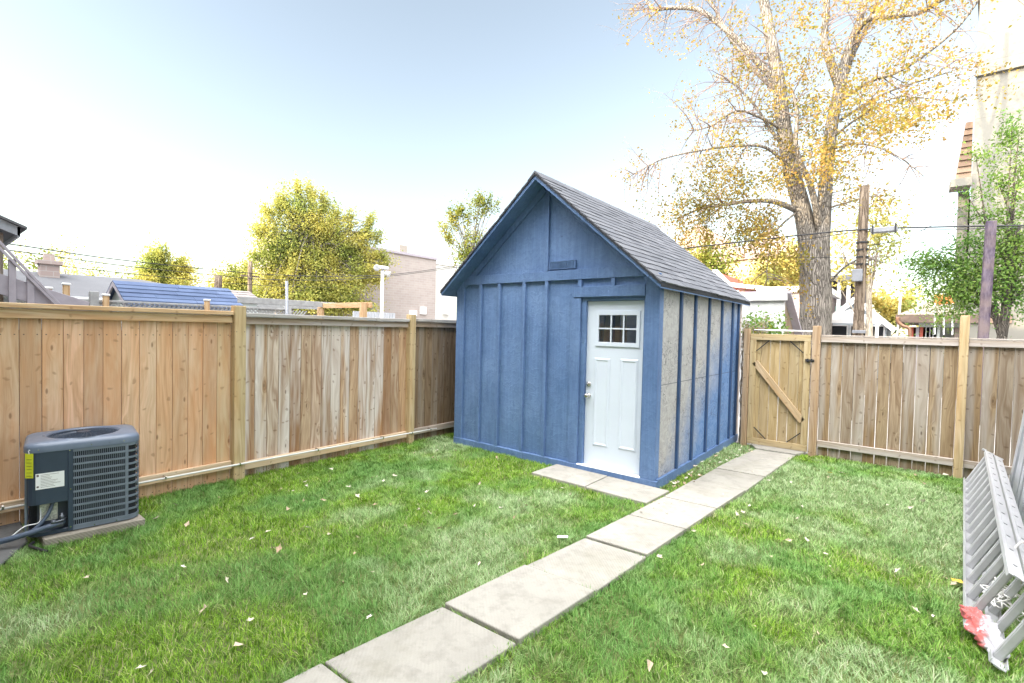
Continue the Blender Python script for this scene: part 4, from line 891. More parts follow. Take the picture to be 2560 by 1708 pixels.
for (U, V, a, b) in ((980, 713, .35, .35), (957, 719, .4, .25), (1033, 712, .4, .4)):
    q = px(U-10, V, BX); MB().box(BX+.001, BX+.15, q.y-a, q.y+a, q.z-b, q.z+b).build('wall_vent', M['white_metal'], BB)
q0, q1 = px(810, 722, -15), px(905, 725, -15); WFc = thing('picket_fence', 'short pale metal fence just showing over the left fence', 'fence', (-15, q0.y, 0)); m = MB(); y = q0.y
while y < q1.y: m.box(-15.02, -14.98, y, y+.10, -.1, q0.z+.12+.0); y += .13
m.build('pickets', M['strip'], WFc)
# ------------------------------------------------------------------ behind the back fence
# lean-to outbuilding behind the gate
yq = 11.5; a = py(1690, 690, yq); b = py(1800, 690, yq); tp = py(1800, 674, yq)
WS = thing('outbuilding', 'old white stucco lean-to with a brown plank side behind the gate', 'outbuilding', (-2.6, 12.4, 0))
M['stucco'] = flat('grey_white_stucco', (.50, .49, .48), .95, 0, .28, 5, .6, 25)
MB().box(a.x-1.2, b.x, yq, yq+.12, -.1, a.z-.03).build('wall', M['stucco'], WS)
MB().box(a.x-1.25, b.x+.06, yq-.08, yq+.02, a.z-.02, tp.z).build('parapet_board', M['stucco'], WS, .01)
lo_ = a.z-1.15; d_ = 2.2
m = MB(); m.prism([(b.x-.10, yq+.125, -.1), (b.x-.10, yq+.125, a.z), (b.x-.10, yq+d_, lo_), (b.x-.10, yq+d_, -.1)], (.09, 0, 0)); m.build('plank_side', M['boards_dark'], WS)
m = MB(); m.prism([(a.x-1.3, yq-.05, tp.z+.003), (a.x-1.3, yq-.05, tp.z+.06), (a.x-1.3, yq+d_+.2, lo_+.10), (a.x-1.3, yq+d_+.2, lo_+.04)], (b.x-a.x+1.42, 0, 0)); m.build('roof', M['stair'], WS)
# white gabled garage
yq = 28; ap = py(1990-22, 688, yq); l_, r_ = py(1893, 735, yq), py(2036, 752, yq)
GG = thing('garage', 'white gable fronted garage between the maple trunk and the wooden utility pole', 'garage', (ap.x, yq+4, 0))
M['white_wall'] = bands('white_clapboard', [(.62, .68, .74), (.58, .64, .70)], 'z', (30, .18), (.4, .45, .5), .05)
m = MB(); ez = r_.z; hw = abs(r_.x-l_.x)/2; cx = (l_.x+r_.x)/2
m.prism([(cx-hw, yq, -.1), (cx+hw, yq, -.1), (cx+hw, yq, ez), (cx, yq, ap.z), (cx-hw, yq, ez)], (0, 9, 0)); m.build('wall', M['white_wall'], GG)
r = MB()
for s_ in (-1, 1): r.prism([(cx, yq-.3, ap.z+.02), (cx, yq-.3, ap.z+.17), (cx+s_*(hw+.3), yq-.3, ez-.05), (cx+s_*(hw+.3), yq-.3, ez-.2)][::s_], (0, 9.5, 0))
r.build('roof', M['grey_shingle'], GG)
b_ = MB()
for s_ in (-1, 1): b_.bar((cx, yq-.33, ap.z+.02), (cx+s_*(hw+.3), yq-.33, ez-.15), .22, .05, (0, 0, 1))
b_.build('barge_board', M['white_metal'], GG)
for xx in (-.55, .18, .6):
    f_ = MB().box(cx+xx*hw-.42, cx+xx*hw+.42, yq-.05, yq-.001, 1.35, 2.35).build('window', M['white_metal'], GG); MB().box(cx+xx*hw-.35, cx+xx*hw+.35, yq-.056, yq-.0505, 1.42, 2.28).build('pane', M['dark'], f_)
yq = 27; l_, r_ = py(1915, 735, yq), py(1972, 706, yq); PCH = thing('canopy', 'small white gabled entrance roof in front of the white garage', 'canopy', (r_.x, yq, 0)); m = MB()
ap = py(1955, 714, yq); hw = 1.1
for s_ in (-1, 1): m.bar((ap.x, yq-.4, ap.z), (ap.x+s_*hw, yq-.4, ap.z-.55), .16, .06, (0, 0, 1))
m.prism([(ap.x-hw, yq, ap.z-.55), (ap.x+hw, yq, ap.z-.55), (ap.x, yq, ap.z-.05)], (0, .5, 0)); m.build('gable', M['white_metal'], PCH)
for s_ in (-1, 1): MB().box(ap.x+s_*.95-.06, ap.x+s_*.95+.06, yq-.2, yq-.08, -.1, ap.z-.56).build('post', M['white_metal'], PCH)
# brick house with the round tower
yq = 42; c = py(1722, 640, yq); zt = py(1720, 607, yq).z; zc = py(1760, 566, yq).z
BH = thing('brick_house', 'old pale brick house with a round tower and red dormer behind the shed roof', 'house', (c.x, yq+5, 0))
M['brick_sun'] = bands('warm_brick', [(.50, .36, .24), (.44, .31, .2)], 'z', (.5, .2), (.5, .42, .34), .08)
M['red'] = flat('red_paint', (.40, .09, .06), .6, 0, .1, 4); M['cone'] = shingle('tower_shingles', [(.30, .22, .19), (.36, .27, .23)])
MB().lathe((c.x+1.2, yq, -.12), (0, 0, 1), [(3.1, 0), (3.1, zt+.1)], 28).build('tower', M['brick_sun'], BH)
MB().lathe((c.x+1.2, yq, zt-.018), (0, 0, 1), [(3.35, 0), (3.4, .4), (3.2, .42), (.15, zc-zt+1.2), (.02, zc-zt+1.5)], 28).build('tower_roof', M['cone'], BH)
MB().box(c.x-8, c.x-1.0, yq+1, yq+10, -.12, zt+1.0).build('wall', M['brick_sun'], BH)
m = MB(); m.prism([(c.x-8.3, yq+.7, zt+1.02), (c.x-.8, yq+.7, zt+1.02), (c.x-4.5, yq+.7, zt+3.9)], (0, 9.6, 0)); m.build('roof', M['cone'], BH)
for xx in (-1.2, .9, 3.0):
    MB().box(c.x+1.2+xx*.55-.35, c.x+1.2+xx*.55+.35, yq-3.12, yq-2.6, zt*.45, zt*.45+1.8).build('window', M['dark'], BH)
yq = 30; q = py(1668, 640, yq); RD = thing('red_house', 'low red gabled house with white trim just right of the shed roof', 'house', (q.x, yq, 0))
ez = py(1690, 688, yq).z; az = py(1675, 622, yq).z
m = MB(); m.prism([(q.x-2.6, yq, -.1), (q.x+.9, yq, -.1), (q.x+.9, yq, ez), (q.x-.6, yq, az), (q.x-2.6, yq, ez)], (0, 7, 0)); m.build('wall', M['red'], RD)
m = MB(); m.bar((q.x-.6, yq-.1, az+.05), (q.x+1.05, yq-.1, ez-.05), .2, .1, (0, 0, 1)); m.bar((q.x-.6, yq-.1, az+.05), (q.x-2.8, yq-.1, ez-.05), .2, .1, (0, 0, 1)); m.build('barge_board', M['white_metal'], RD)
w0, w1 = py(1690, 655, 26), py(1772, 668, 26); m = MB().box(w0.x-2, w1.x, 26, 29, -.1, w1.z-.1); m.build('side_wing', M['red'], RD); m = MB(); m.prism([(w0.x-2, 25.7, w0.z+.2), (w1.x+.4, 25.7, w1.z-.08), (w1.x+.4, 25.7, w1.z+.10), (w0.x-2, 25.7, w0.z+.4)], (0, 3.5, 0)); m.build('roof', M['white_metal'], RD)
w0, w1 = py(1750, 668, 24), py(1850, 668, 24); m = MB().box(w0.x, w1.x+.6, 24, 29, -.1, w0.z-.1); HB2 = thing('garage', 'long low garage with a pale flat roof behind the maple trunk', 'garage', ((w0.x+w1.x)/2, 26, 0)); m.build('wall', M['brick_pale'], HB2)
MB().box(w0.x-.2, w1.x+.8, 23.8, 29.2, w0.z-.098, w0.z+.15).build('roof', M['white_metal'], HB2)
# dark verandah house
yq = 48; a, b = py(1905, 640, yq), py(1968, 700, yq); VH = thing('dark_house', 'dark house with white porch columns seen right of the maple trunk', 'house', ((a.x+b.x)/2, yq+3, 0))
MB().box(a.x-1, b.x+.4, yq, yq+7, -.12, a.z-.3).build('wall', flat('dark_brick', (.12, .10, .10), .9), VH)
for k in range(5): xx = a.x-.5+k*(b.x-a.x+.6)/4; MB().box(xx-.12, xx+.12, yq-1.4, yq-1.16, -.1, a.z-.35).build('column', M['white_metal'], VH)
MB().box(a.x-1.3, b.x+.6, yq-1.6, yq+7.2, a.z-.34, a.z+.1).build('roof', M['house_roof'], VH)
MB().box(a.x-1, b.x+.4, yq-1.3, yq-1.2, 3.0, 4.2).build('railing', flat('green_rail', (.2, .42, .36), .7), VH)
# hip roofed porch house with red columns
yq = 22; e0, e1 = py(2064, 722, yq), py(2205, 722, yq); rz = py(2150, 664, yq).z
PHH = thing('porch_house', 'brown hip roofed porch with red columns and a copper downspout', 'house', ((e0.x+e1.x)/2, yq+2, 0))
ez = e0.z; m = MB(); cx = e1.x-.2
vs = [(e0.x-.05, yq, ez), (e1.x+1.2, yq, ez), (e1.x+1.2, yq+5, ez), (e0.x-.05, yq+5, ez), (cx, yq+2.2, rz), (e1.x+.6, yq+2.2, rz)]
m.add(vs, [(0, 1, 5, 4), (1, 2, 5), (2, 3, 4, 5), (3, 0, 4), (3, 2, 1, 0)]); m.build('roof', shingle('brown_roof', [(.26, .21, .17), (.33, .28, .23)]), PHH)
MB().box(e0.x-.1, e1.x+1.2, yq-.08, yq+5, ez-.28, ez-.002).build('gutter', flat('brown_gutter', (.13, .09, .07), .6, 0, .2), PHH)
MB().box(e0.x+.55, e1.x+1.1, yq+.5, yq+.7, ez-.42, ez-.285).build('porch_beam', M['pale_wall'], PHH)
dsp = [py(2060, 728, yq-.12), py(2061, 738, yq-.12), py(2072, 748, yq-.12), py(2086, 754, yq-.12), py(2088, 775, yq-.12), py(2087, 800, yq-.12)]
MB().tube(curve([Vector((p.x, yq-.12, p.z)) for p in dsp], 5), .055, 8).build('downspout', flat('copper_brown', (.24, .13, .08), .5, .3), PHH, smooth=True)
for U, mm in ((2095, 'red'), (2104, 'stair'), (2117, 'red'), (2126, 'greywood'), (2134, 'stair'), (2143, 'white_metal'), (2150, 'pale_wall')):
    q = py(U, 750, yq+.6); MB().box(q.x-.085, q.x+.085, yq+.52, yq+.68, -.1, ez-.425).build('column', M[mm], PHH)
MB().box(e1.x-.1, e1.x+.2, yq+.5, yq+.75, -.1, ez-.43).build('corner_pier', M['brick_pale'], PHH)
MB().box(e0.x+.6, e1.x+1.1, yq+3.6, yq+3.8, -.1, ez-.3).build('wall', M['pale_wall'], PHH)
q0, q1 = py(2142, 676, 20), py(2190, 700, 20); M['orange'] = flat('orange_tarp', (.72, .16, .03), .6, 0, .12, 6)
m = MB(); m.prism([(q0.x, 20, q1.z), (q1.x+.0, 20.1, q1.z+.05), (q1.x-.1, 20.5, q0.z+.02), (q0.x+.05, 20.4, q0.z)], (0, .05, .02)); o_ = thing('orange_panel', 'bright orange panel half hidden by the green tree above the porch roof', 'panel', (q0.x, 20.2, q0.z)); m.build('panel', M['orange'], o_)
for U in (2145, 2166, 2186): q = py(U, 700, 20); MB().bar((q.x, 20.0, q1.z+.05), (q.x+.05, 20.4, q1.z-.9), .04, .04).build('leg', M['white_metal'], o_)
MB().bar((q0.x-.05, 20.0, -.1), (q0.x-.05, 20.0, q0.z), .06, .06).build('leg', M['greywood'], o_)
for U, V0 in ((2059, 690), (2066, 702)):
    pass
q = py(2058, 722, 24); pole('flag_pole', 'thin bare metal pole left of the brown hip roof', (q.x, 24), (q.x+.1, 24, py(2060, 671, 24).z), .05, .04, M['strip'])
# white vehicle-height shed roofs far off at the alley end
yq = 34; q0, q1 = py(2012, 745, yq), py(2080, 752, yq)
WV = thing('parked_van', 'white van parked far down the alley, left of the red columns', 'van', ((q0.x+q1.x)/2, yq, 0)); m = MB(); L0, L1 = q0.x-.3, q1.x+.5
m.prism([(L0, yq, .35), (L1, yq, .35), (L1, yq, 1.2), (L1-.9, yq, 1.35), (L1-1.5, yq, 2.05), (L0, yq, 2.1)], (0, 1.9, 0)); m.build('body', M['white_metal'], WV, .08)
m = MB().prism([(L1-2.2, yq-.02, 1.4), (L1-1.15, yq-.02, 1.4), (L1-1.6, yq-.02, 1.92), (L1-2.2, yq-.02, 1.92)], (0, .015, 0)); m.build('window', M['dark'], WV)
for xx in (L0+.7, L1-.8):
    for yy in (yq-.02, yq+1.72): MB().lathe((xx, yy, .22), (0, 1, 0), [(.33, 0), (.33, .2)], 20).build('wheel', M['black'], WV)
# tall cream building
yq = 22; CB = thing('tall_building', 'tall cream rendered building at the right edge with branch shadows on it', 'building', (5, yq+5, 0))
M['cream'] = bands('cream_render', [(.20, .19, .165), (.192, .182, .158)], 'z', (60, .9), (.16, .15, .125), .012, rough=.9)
xe0 = py(2243, 130, yq).x; xe1 = py(2196, 500, yq+.6).x; zl = py(2196, 432, yq).z
MB().prism([(xe0, yq, -.12), (14, yq, -.12), (14, yq+12, -.12), (xe0+1.3, yq+12, -.12)], (0, 0, 13.32)).build('wall', M['cream'], CB)
MB().prism([(xe0-.10, yq-.1, 13.202), (14.1, yq-.1, 13.202), (14.1, yq+12.1, 13.202), (xe0+1.2, yq+12.1, 13.202)], (0, 0, .3)).build('cornice', M['cream'], CB)
MB().box(xe0-.03, 14, yq-.14, yq-.002, 10.35, 10.52).build('shadow_band', M['cream'], CB)  # band added in place of a shadow stripe across the wall
MB().prism([(xe1, yq+.6, -.12), (xe0-.003, yq+.6, -.12), (xe0+.6, yq+7, -.12), (xe1+.55, yq+7, -.12)], (0, 0, zl+.12)).build('side_wing', M['cream'], CB)
zt = py(2215, 282, yq+.3).z; m = MB(); xs0, xs1 = py(2196, 425, yq+.2).x-.06, xe0-.004
for k in range(9):
    f0, f1 = k/9, (k+1)/9; za_ = zl+.28+(zt-zl-.28)*f0; zb_ = zl+.28+(zt-zl-.28)*f1
    m.prism([(xs0+.22*f0, yq-.05+.35*f0, za_), (xs1, yq-.05+.35*f0, za_), (xs1, yq+.02+.35*f1, zb_+.03), (xs0+.22*f1, yq+.02+.35*f1, zb_+.03)], (0, .2, 0))
m.build('mansard', shingle('cedar_shakes', [(.19, .125, .085), (.24, .165, .115), (.15, .1, .07)]), CB)
MB().box(xs0-.12, xs1, yq-.25, yq+.59, zl+.002, zl+.26).build('eave', M['cream'], CB)
for zz in (4.2, 7.6):
    f_ = MB().box(5.5, 6.9, yq-.05, yq-.001, zz, zz+1.8).build('window', M['white_paint'], CB); MB().box(5.58, 6.82, yq-.056, yq-.0505, zz+.08, zz+1.72).build('pane', M['dark'], f_)
# poles behind the fence
M['cable_grey0'] = flat('box_grey', (.17, .175, .19), .6)
q = py(1985, 427, 13); UP = pole('utility_pole', 'tall weathered wooden utility pole with a grey box and cable clamps', py(1968, 765, 13), q, .108, .09, M['pole_wood'])
for V in np.linspace(556, 606, 4):
    c = py(1979, V, 13); MB().lathe((c.x, 13, c.z-.025), (0, 0, 1), [(.118, 0), (.118, .03)], 14).build('cable_clamp', M['black'], UP)
c0, c1 = py(1973, 618, 12.85), py(1973, 646, 12.85); MB().box(c0.x-.13, c0.x+.06, 12.78, 12.9, c1.z, c0.z).build('service_box', M['cable_grey0'], UP, .01)
MB().tube([py(1985, 560, 12.84), py(1978, 690, 12.84), py(1975, 765, 12.84)], .02, 6).build('conduit', M['pole_wood'], UP)
c = py(1971, 760, 12.8); MB().box(c.x-.12, c.x+.12, 12.74, 12.87, c.z-.05, c.z+.02).build('meter_box', M['cable_grey0'], UP, .01)
PP = thing('purple_post', 'stout purple stained square post standing right of the tall yellow fence post', 'post', (1.07, 12, 0))
t = NT('purple_stain'); o = t.oc(); n = t.noise(t.vmul(o, (22, 22, 5)), 1, 5, .7); n2 = t.noise(o, 2.2, 3)
c = t.mix(t.mr(n, .35, .7), (.04, .027, .05), (.16, .13, .16)); c = t.mix(t.mr(n2, .45, .6, 0, .6), c, (.20, .15, .13)); mm = t.bsdf(c, .85, t.bump(n, .5, .01))
a, b = py(2255, 790, 12), py(2275, 508, 12); a = a+(a-b)*.6
m = MB(); m.bar(a, b, .14, .14, (1, 0, 0)); m.build('post', mm, PP, .01)
# wires in the alley
wp = [py(1560, 571, 12.9), py(1627, 564, 12.9), py(1827, 541, 12.9), py(1979, 527, 12.9)]
wire('thick overhead cable crossing in front of the maple trunk', wp+[py(2156, 521, 12.9), py(2350, 518, 12.9), py(2420, 518, 12.9)], .016)
wire('thin lower overhead cable beside the thick one across the maple trunk', [py(1627, 572, 13.2), py(1827, 552, 13.2), py(1979, 532, 13.2), py(2160, 527, 13.2), py(2420, 521, 13.2)], .008)
wire('thin wire running from the pole up towards the cream building', [py(1979, 566, 13), py(2080, 545, 14), py(2200, 482, 16), py(2340, 392, 18), py(2420, 340, 19)], .008)
wire('slack service wire hanging from the utility pole to the left', [py(1979, 590, 13), py(1800, 590, 15), py(1690, 575, 17), py(1560, 560, 19)], .007)
c0, c1 = py(1998, 529, 12.9), py(2060, 530, 12.9); M['cable_grey'] = flat('cable_grey', (.22, .225, .24), .5)
SB = thing('splice_box', 'long grey cable splice case hanging on the thick overhead cable', 'cable box', ((c0.x+c1.x)/2, 12.9, c0.z))
MB().box(c0.x, c1.x, 12.84, 12.97, c0.z-.07, c0.z+.045).build('case', M['cable_grey'], SB, .02)
MB().box(c0.x+.02, c0.x+.05, 12.83, 12.98, c0.z-.08, c0.z+.09).build('hanger', M['black'], SB); MB().box(c1.x-.05, c1.x-.02, 12.83, 12.98, c0.z-.08, c0.z+.09).build('hanger', M['black'], SB)

# ------------------------------------------------------------------ trees
class Tree:
    def __init__(s, seed=1): s.m = MB(); s.tw = MB(); s.tips = []; s.r = random.Random(seed)
    def limb(s, pts, r0, r1, n=10):
        P_ = curve(pts, 6); L = len(P_); s.m.tube(P_, [r0+(r1-r0)*(i/(L-1))**.8 for i in range(L)], n); return P_
    def grow(s, p, d, L, r, lev, droop=.1, leafy=1.0, wig=.25, keep=None):
        R_ = s.r; k = max(4, int(L/.18)) if lev < 2 else 5; pts = [Vector(p)]; d = d.normalized()
        for i in range(k):
            d = (d+Vector((R_.gauss(0, wig), R_.gauss(0, wig), R_.gauss(0, wig)-droop*(i/k)))*.45).normalized(); pts.append(pts[-1]+d*(L/k))
        if keep and not keep(pts[-1]): return
        (s.m if r > .02 else s.tw).tube(pts, [r*(1-.8*i/k) for i in range(k+1)], 6 if r > .02 else 4, False)
        if lev == 0:
            for q in pts[2:]: s.tips.append((q, leafy))
            return
        for i in range(1, k+1):
            if R_.random() < (.75 if lev > 1 else .9):
                a = pts[i]-pts[i-1]; side = Vector((R_.gauss(0, 1), R_.gauss(0, 1), R_.gauss(0, .7)+.1)); side = (side-a.normalized()*side.dot(a.normalized())).normalized()
                s.grow(pts[i], (a.normalized()*.55+side*.85), L*R_.uniform(.3, .55), r*.5*(1-.5*i/k), lev-1, droop, leafy, wig, keep)
def leaf_mesh(name, pts, size, mat_, parent, r_, up=.3, asp=.62):
    n = len(pts)
    if n == 0: return
    P_ = np.array(pts); nrm = r_.normal(size=(n, 3)); nrm[:, 2] = np.abs(nrm[:, 2])*1+up; nrm /= np.linalg.norm(nrm, axis=1)[:, None]
    a = r_.normal(size=(n, 3)); a -= nrm*(a*nrm).sum(1)[:, None]; a /= np.linalg.norm(a, axis=1)[:, None]; b = np.cross(nrm, a); sz = size*r_.uniform(.6, 1.25, n)[:, None]
    V = np.stack([P_-a*sz*.5, P_+b*sz*.5*asp+nrm*sz*.08, P_+a*sz*.5, P_-b*sz*.5*asp+nrm*sz*.08], 1).reshape(-1, 3)
    return np_mesh(name, V, np.arange(n*4).reshape(n, 4), mat_, parent)

# --- the big maple
MY = 15.0
def mp(U, V, dy=0): return py(U, V, MY+dy)
M['maple_bark'] = bark('maple_bark', (.055, .047, .042), (.30, .27, .235), 1.1)
MT = thing('maple_tree', 'large twin trunked maple with sparse golden autumn leaves behind the gate', 'tree', (mp(1868, 765).x, MY, 0))
T_ = Tree(11); s1 = 15/1121*1.09*.98
def wpx(h): return h*K/FPX*MY*.86       # half width in picture pixels to metres at the trunk
fork = mp(1866, 548)
b0 = mp(1869, 765); b0z = Vector((b0.x, MY, -.1))
T_.limb([b0z+Vector((0, 0, -.05)), Vector((b0.x, MY, .5)), mp(1869, 765), mp(1872, 700), mp(1870, 640), mp(1868, 600), mp(1868, 575), mp(1868, 556)], wpx(33), wpx(31), 20)
T_.m.tube([b0z, b0z+Vector((0, 0, .25)), b0z+Vector((0, 0, .6))], [wpx(48), wpx(39), wpx(33)], 20)
stemL = T_.limb([mp(1860, 600), mp(1851, 530), mp(1838, 470, -.2), mp(1815, 385, -.5), mp(1797, 280, -.8), mp(1788, 195, -1), mp(1772, 110, -1.2), mp(1760, 40, -1.2), mp(1740, -80, -1.4), mp(1720, -300, -1.5)], wpx(23), wpx(8), 14)
stemR = T_.limb([mp(1881, 600), mp(1888, 530), mp(1893, 450, .2), mp(1900, 360, .3), mp(1912, 270, .4), mp(1930, 195, .4)], wpx(17), wpx(12), 14)
r1_ = T_.limb([mp(1928, 200, .4), mp(1905, 140, .1), mp(1892, 90, 0), mp(1897, 0, 0), mp(1890, -140, .2), mp(1870, -300, .2)], wpx(11), wpx(4), 10)
r2_ = T_.limb([mp(1928, 205, .4), mp(1940, 140, .6), mp(1958, 85, .7), mp(1980, 20, .8), mp(2005, -90, 1), mp(2010, -260, 1)], wpx(12), wpx(4), 10)
r3_ = T_.limb([mp(1956, 90, .7), mp(1990, 45, .5), mp(2060, 35, .2), mp(2110, 28, 0), mp(2150, 5, -.2), mp(2230, -40, -.5), mp(2330, -120, -.6)], wpx(8.5), wpx(3), 9)
r4_ = T_.limb([mp(1935, 190, .5), mp(1955, 130, 1), mp(1990, 60, 1.4), mp(2020, -20, 1.6), mp(2050, -120, 1.8)], wpx(7), wpx(3), 8)
mid = T_.limb([mp(1884, 540), mp(1873, 480, -.3), mp(1858, 420, -.6), mp(1840, 380, -.9), mp(1826, 330, -1.1), mp(1830, 260, -1.2), mp(1815, 200, -1.2)], wpx(9), wpx(3), 9)
l1 = T_.limb([mp(1797, 205, -1), mp(1755, 160, -1.2), mp(1700, 100, -1.4), mp(1650, 55, -1.5), mp(1600, 22, -1.6), mp(1540, 18, -1.7), mp(1500, 20, -1.7), mp(1478, -10, -1.7)], wpx(9), wpx(3), 9)
l2 = T_.limb([mp(1796, 220, -.8), mp(1740, 170, -.2), mp(1690, 110, 0), mp(1640, 20, .2), mp(1600, -60, .3)], wpx(6), wpx(2.5), 8)
l3 = T_.limb([mp(1840, 490), mp(1810, 475, -.5), mp(1770, 462, -.8), mp(1720, 462, -1.1), mp(1660, 470, -1.3), mp(1610, 478, -1.4), mp(1560, 500, -1.5)], wpx(8), wpx(2), 9)
l4 = T_.limb([mp(1806, 345, -.6), mp(1770, 300, -1), mp(1730, 240, -1.2), mp(1680, 190, -1.4), mp(1640, 175, -1.5)], wpx(5), wpx(1.6), 7)
l5 = T_.limb([mp(1815, 390, -.5), mp(1760, 340, -1.2), mp(1690, 335, -1.8), mp(1610, 345, -2.2), mp(1530, 362, -2.5), mp(1480, 385, -2.6), mp(1435, 412, -2.7)], wpx(4), wpx(.9), 6)
l6 = T_.limb([mp(1800, 300, -.8), mp(1745, 270, -1.4), mp(1690, 255, -1.8), mp(1630, 290, -2), mp(1580, 300, -2.1)], wpx(4), wpx(1.2), 6)
q1 = T_.limb([mp(1918, 240, .4), mp(1990, 190, .2), mp(2060, 165, 0), mp(2130, 120, -.2), mp(2200, 60, -.4), mp(2260, -20, -.5)], wpx(5), wpx(1.8), 7)
q2 = T_.limb([mp(1908, 290, .4), mp(1960, 255, .8), mp(2030, 215, 1), mp(2100, 190, 1.1), mp(2180, 165, 1.2)], wpx(4), wpx(1.2), 6)
q3 = T_.limb([mp(1902, 345, .3), mp(1960, 330, 0), mp(2020, 340, -.3), mp(2070, 365, -.5), mp(2120, 405, -.6)], wpx(3), wpx(.8), 6)
q4 = T_.limb([mp(1893, 480, .2), mp(1960, 460, -.3), mp(1990, 452, -.4), mp(2040, 450, -.5)], wpx(2.6), wpx(.8), 6)
q5 = T_.limb([mp(1896, 660, .0), mp(1930, 620, -.3), mp(1960, 600, -.4), mp(1985, 592, -.4), mp(2030, 604, -.5)], wpx(3), wpx(1), 6)
q6 = T_.limb([mp(1905, 320, .3), mp(1970, 270, .2), mp(2050, 225, .0), mp(2120, 225, -.1), mp(2190, 235, -.2)], wpx(3), wpx(.8), 6)
d1 = T_.limb([mp(1838, 480, -.1), mp(1790, 520, -.8), mp(1770, 560, -1), mp(1760, 620, -1.1), mp(1765, 650, -1.1)], wpx(3), wpx(.8), 6)
# limbs dense with leaves get leafy twigs, the bare ones get bare twigs
def tw(P_, f0, f1, n, L, r, lev, leafy, droop=.1, out=None, wig=.25):
    for k in range(n):
        i = int((f0+(f1-f0)*T_.r.random())*(len(P_)-2)); a = (P_[i+1]-P_[i]).normalized(); side = Vector((T_.r.gauss(0, 1), T_.r.gauss(0, .7), T_.r.gauss(0, .9))); side = (side-a*side.dot(a)).normalized()
        T_.grow(P_[i], a*.5+side, L*T_.r.uniform(.6, 1.25), r, lev, droop, leafy, wig)
for P_, n, L, lv, lf, dr in ((stemL, 26, 1.3, 2, .75, .1), (stemR, 12, 1.2, 2, 1.0, .2), (r1_, 14, 1.2, 2, .7, .1), (r2_, 14, 1.2, 2, .7, .1), (r3_, 18, 1.2, 2, .7, .15), (r4_, 10, 1.1, 2, .8, .1), (mid, 12, 1.2, 2, .8, .15),
                             (l1, 24, 1.0, 2, .18, .15), (l2, 14, 1.1, 2, .3, .1), (l3, 22, 1.0, 2, 1.7, .5), (l4, 13, 1.2, 2, .25, .15), (l5, 11, .9, 2, .4, .35), (l6, 13, 1.1, 2, .35, .25),
                             (q1, 13, 1.0, 2, .35, .15), (q2, 11, 1.0, 2, .8, .2), (q3, 10, 1.0, 2, .03, .25), (q4, 7, .6, 1, .7, .2), (q5, 5, .8, 1, .2, .1), (q6, 10, .9, 2, 1.0, .25), (d1, 9, .9, 2, 1.2, .4)):
    tw(P_, .25, 1.0, int(n*1.15) if lf > .5 else int(n*1.8), L, .016, lv, lf if lf > .5 else lf*.8, dr)
for k in range(26):                                     # bare drooping twigs on the long left bough
    i = T_.r.randrange(len(l5)//2, len(l5)); T_.grow(l5[i], Vector((T_.r.gauss(-.25, .3), T_.r.gauss(0, .3), -1)), T_.r.uniform(.5, 1.3), .009, 0, .3, .05, .15)
tips = T_.tips; lv_ = []; lr = np.random.default_rng(3)
for p_, lf in tips:
    n = lr.poisson(.45*lf)
    for _ in range(n): lv_.append(np.array(p_)+lr.normal(0, .06, 3)-np.array((0, 0, .04)))
    if lr.random() < .16*lf:
        q_ = np.array(p_)-np.array((0, 0, .08))
        for _ in range(lr.poisson(9)): lv_.append(q_+lr.normal(0, 1, 3)*np.array((.085, .085, .11)))
def clump(U, V, ru, rv, n, dy0=-1, dyr=1.2, sub=14):
    """leaf sprays hanging round a spot of the crown"""
    for k in range(sub):
        a, b = lr.normal(0, .5, 2); c = np.array(mp(U+a*ru, V+b*rv, dy0+lr.normal(0, dyr)))
        for _ in range(int(n*1.4/sub)): lv_.append(c+lr.normal(0, 1, 3)*np.array((.13, .13, .17)))
for a in ((1700, 430, 60, 45, 620), (1640, 380, 45, 35, 260), (1740, 520, 60, 50, 700), (1680, 545, 50, 40, 420), (1560, 470, 42, 30, 300), (1540, 500, 40, 30, 160), (1780, 400, 45, 60, 420), (1620, 470, 50, 40, 340), (1815, 610, 32, 40, 380), (1760, 600, 36, 45, 260),
          (1850, 320, 60, 60, 520), (1930, 350, 60, 40, 520), (1900, 400, 50, 30, 300), (1990, 300, 60, 40, 340), (2060, 290, 50, 40, 260), (2140, 250, 60, 25, 330), (2010, 250, 60, 40, 260), (1880, 250, 60, 50, 300), (1790, 250, 40, 90, 380), (1820, 130, 60, 80, 300), (1960, 200, 60, 60, 260),
          (2060, 130, 70, 50, 220), (2060, 10, 90, 20, 220), (1850, 30, 90, 40, 180), (1660, 300, 60, 50, 160), (1700, 180, 60, 60, 100), (2010, 455, 25, 14, 90), (1955, 452, 22, 14, 60), (1700, 330, 60, 40, 240), (1590, 520, 35, 30, 140)): clump(*a)
M['maple_leaf'] = foliage('maple_leaves', [(.29, .205, .055), (.36, .245, .07), (.32, .19, .07), (.26, .215, .05), (.40, .30, .105), (.22, .20, .045)], .4)
T_.m.build('trunk', M['maple_bark'], MT, smooth=True); T_.tw.build('twigs', flat('twig_bark', (.20, .15, .13), .9), MT)
leaf_mesh('crown', lv_, .076, M['maple_leaf'], MT, lr, 0)

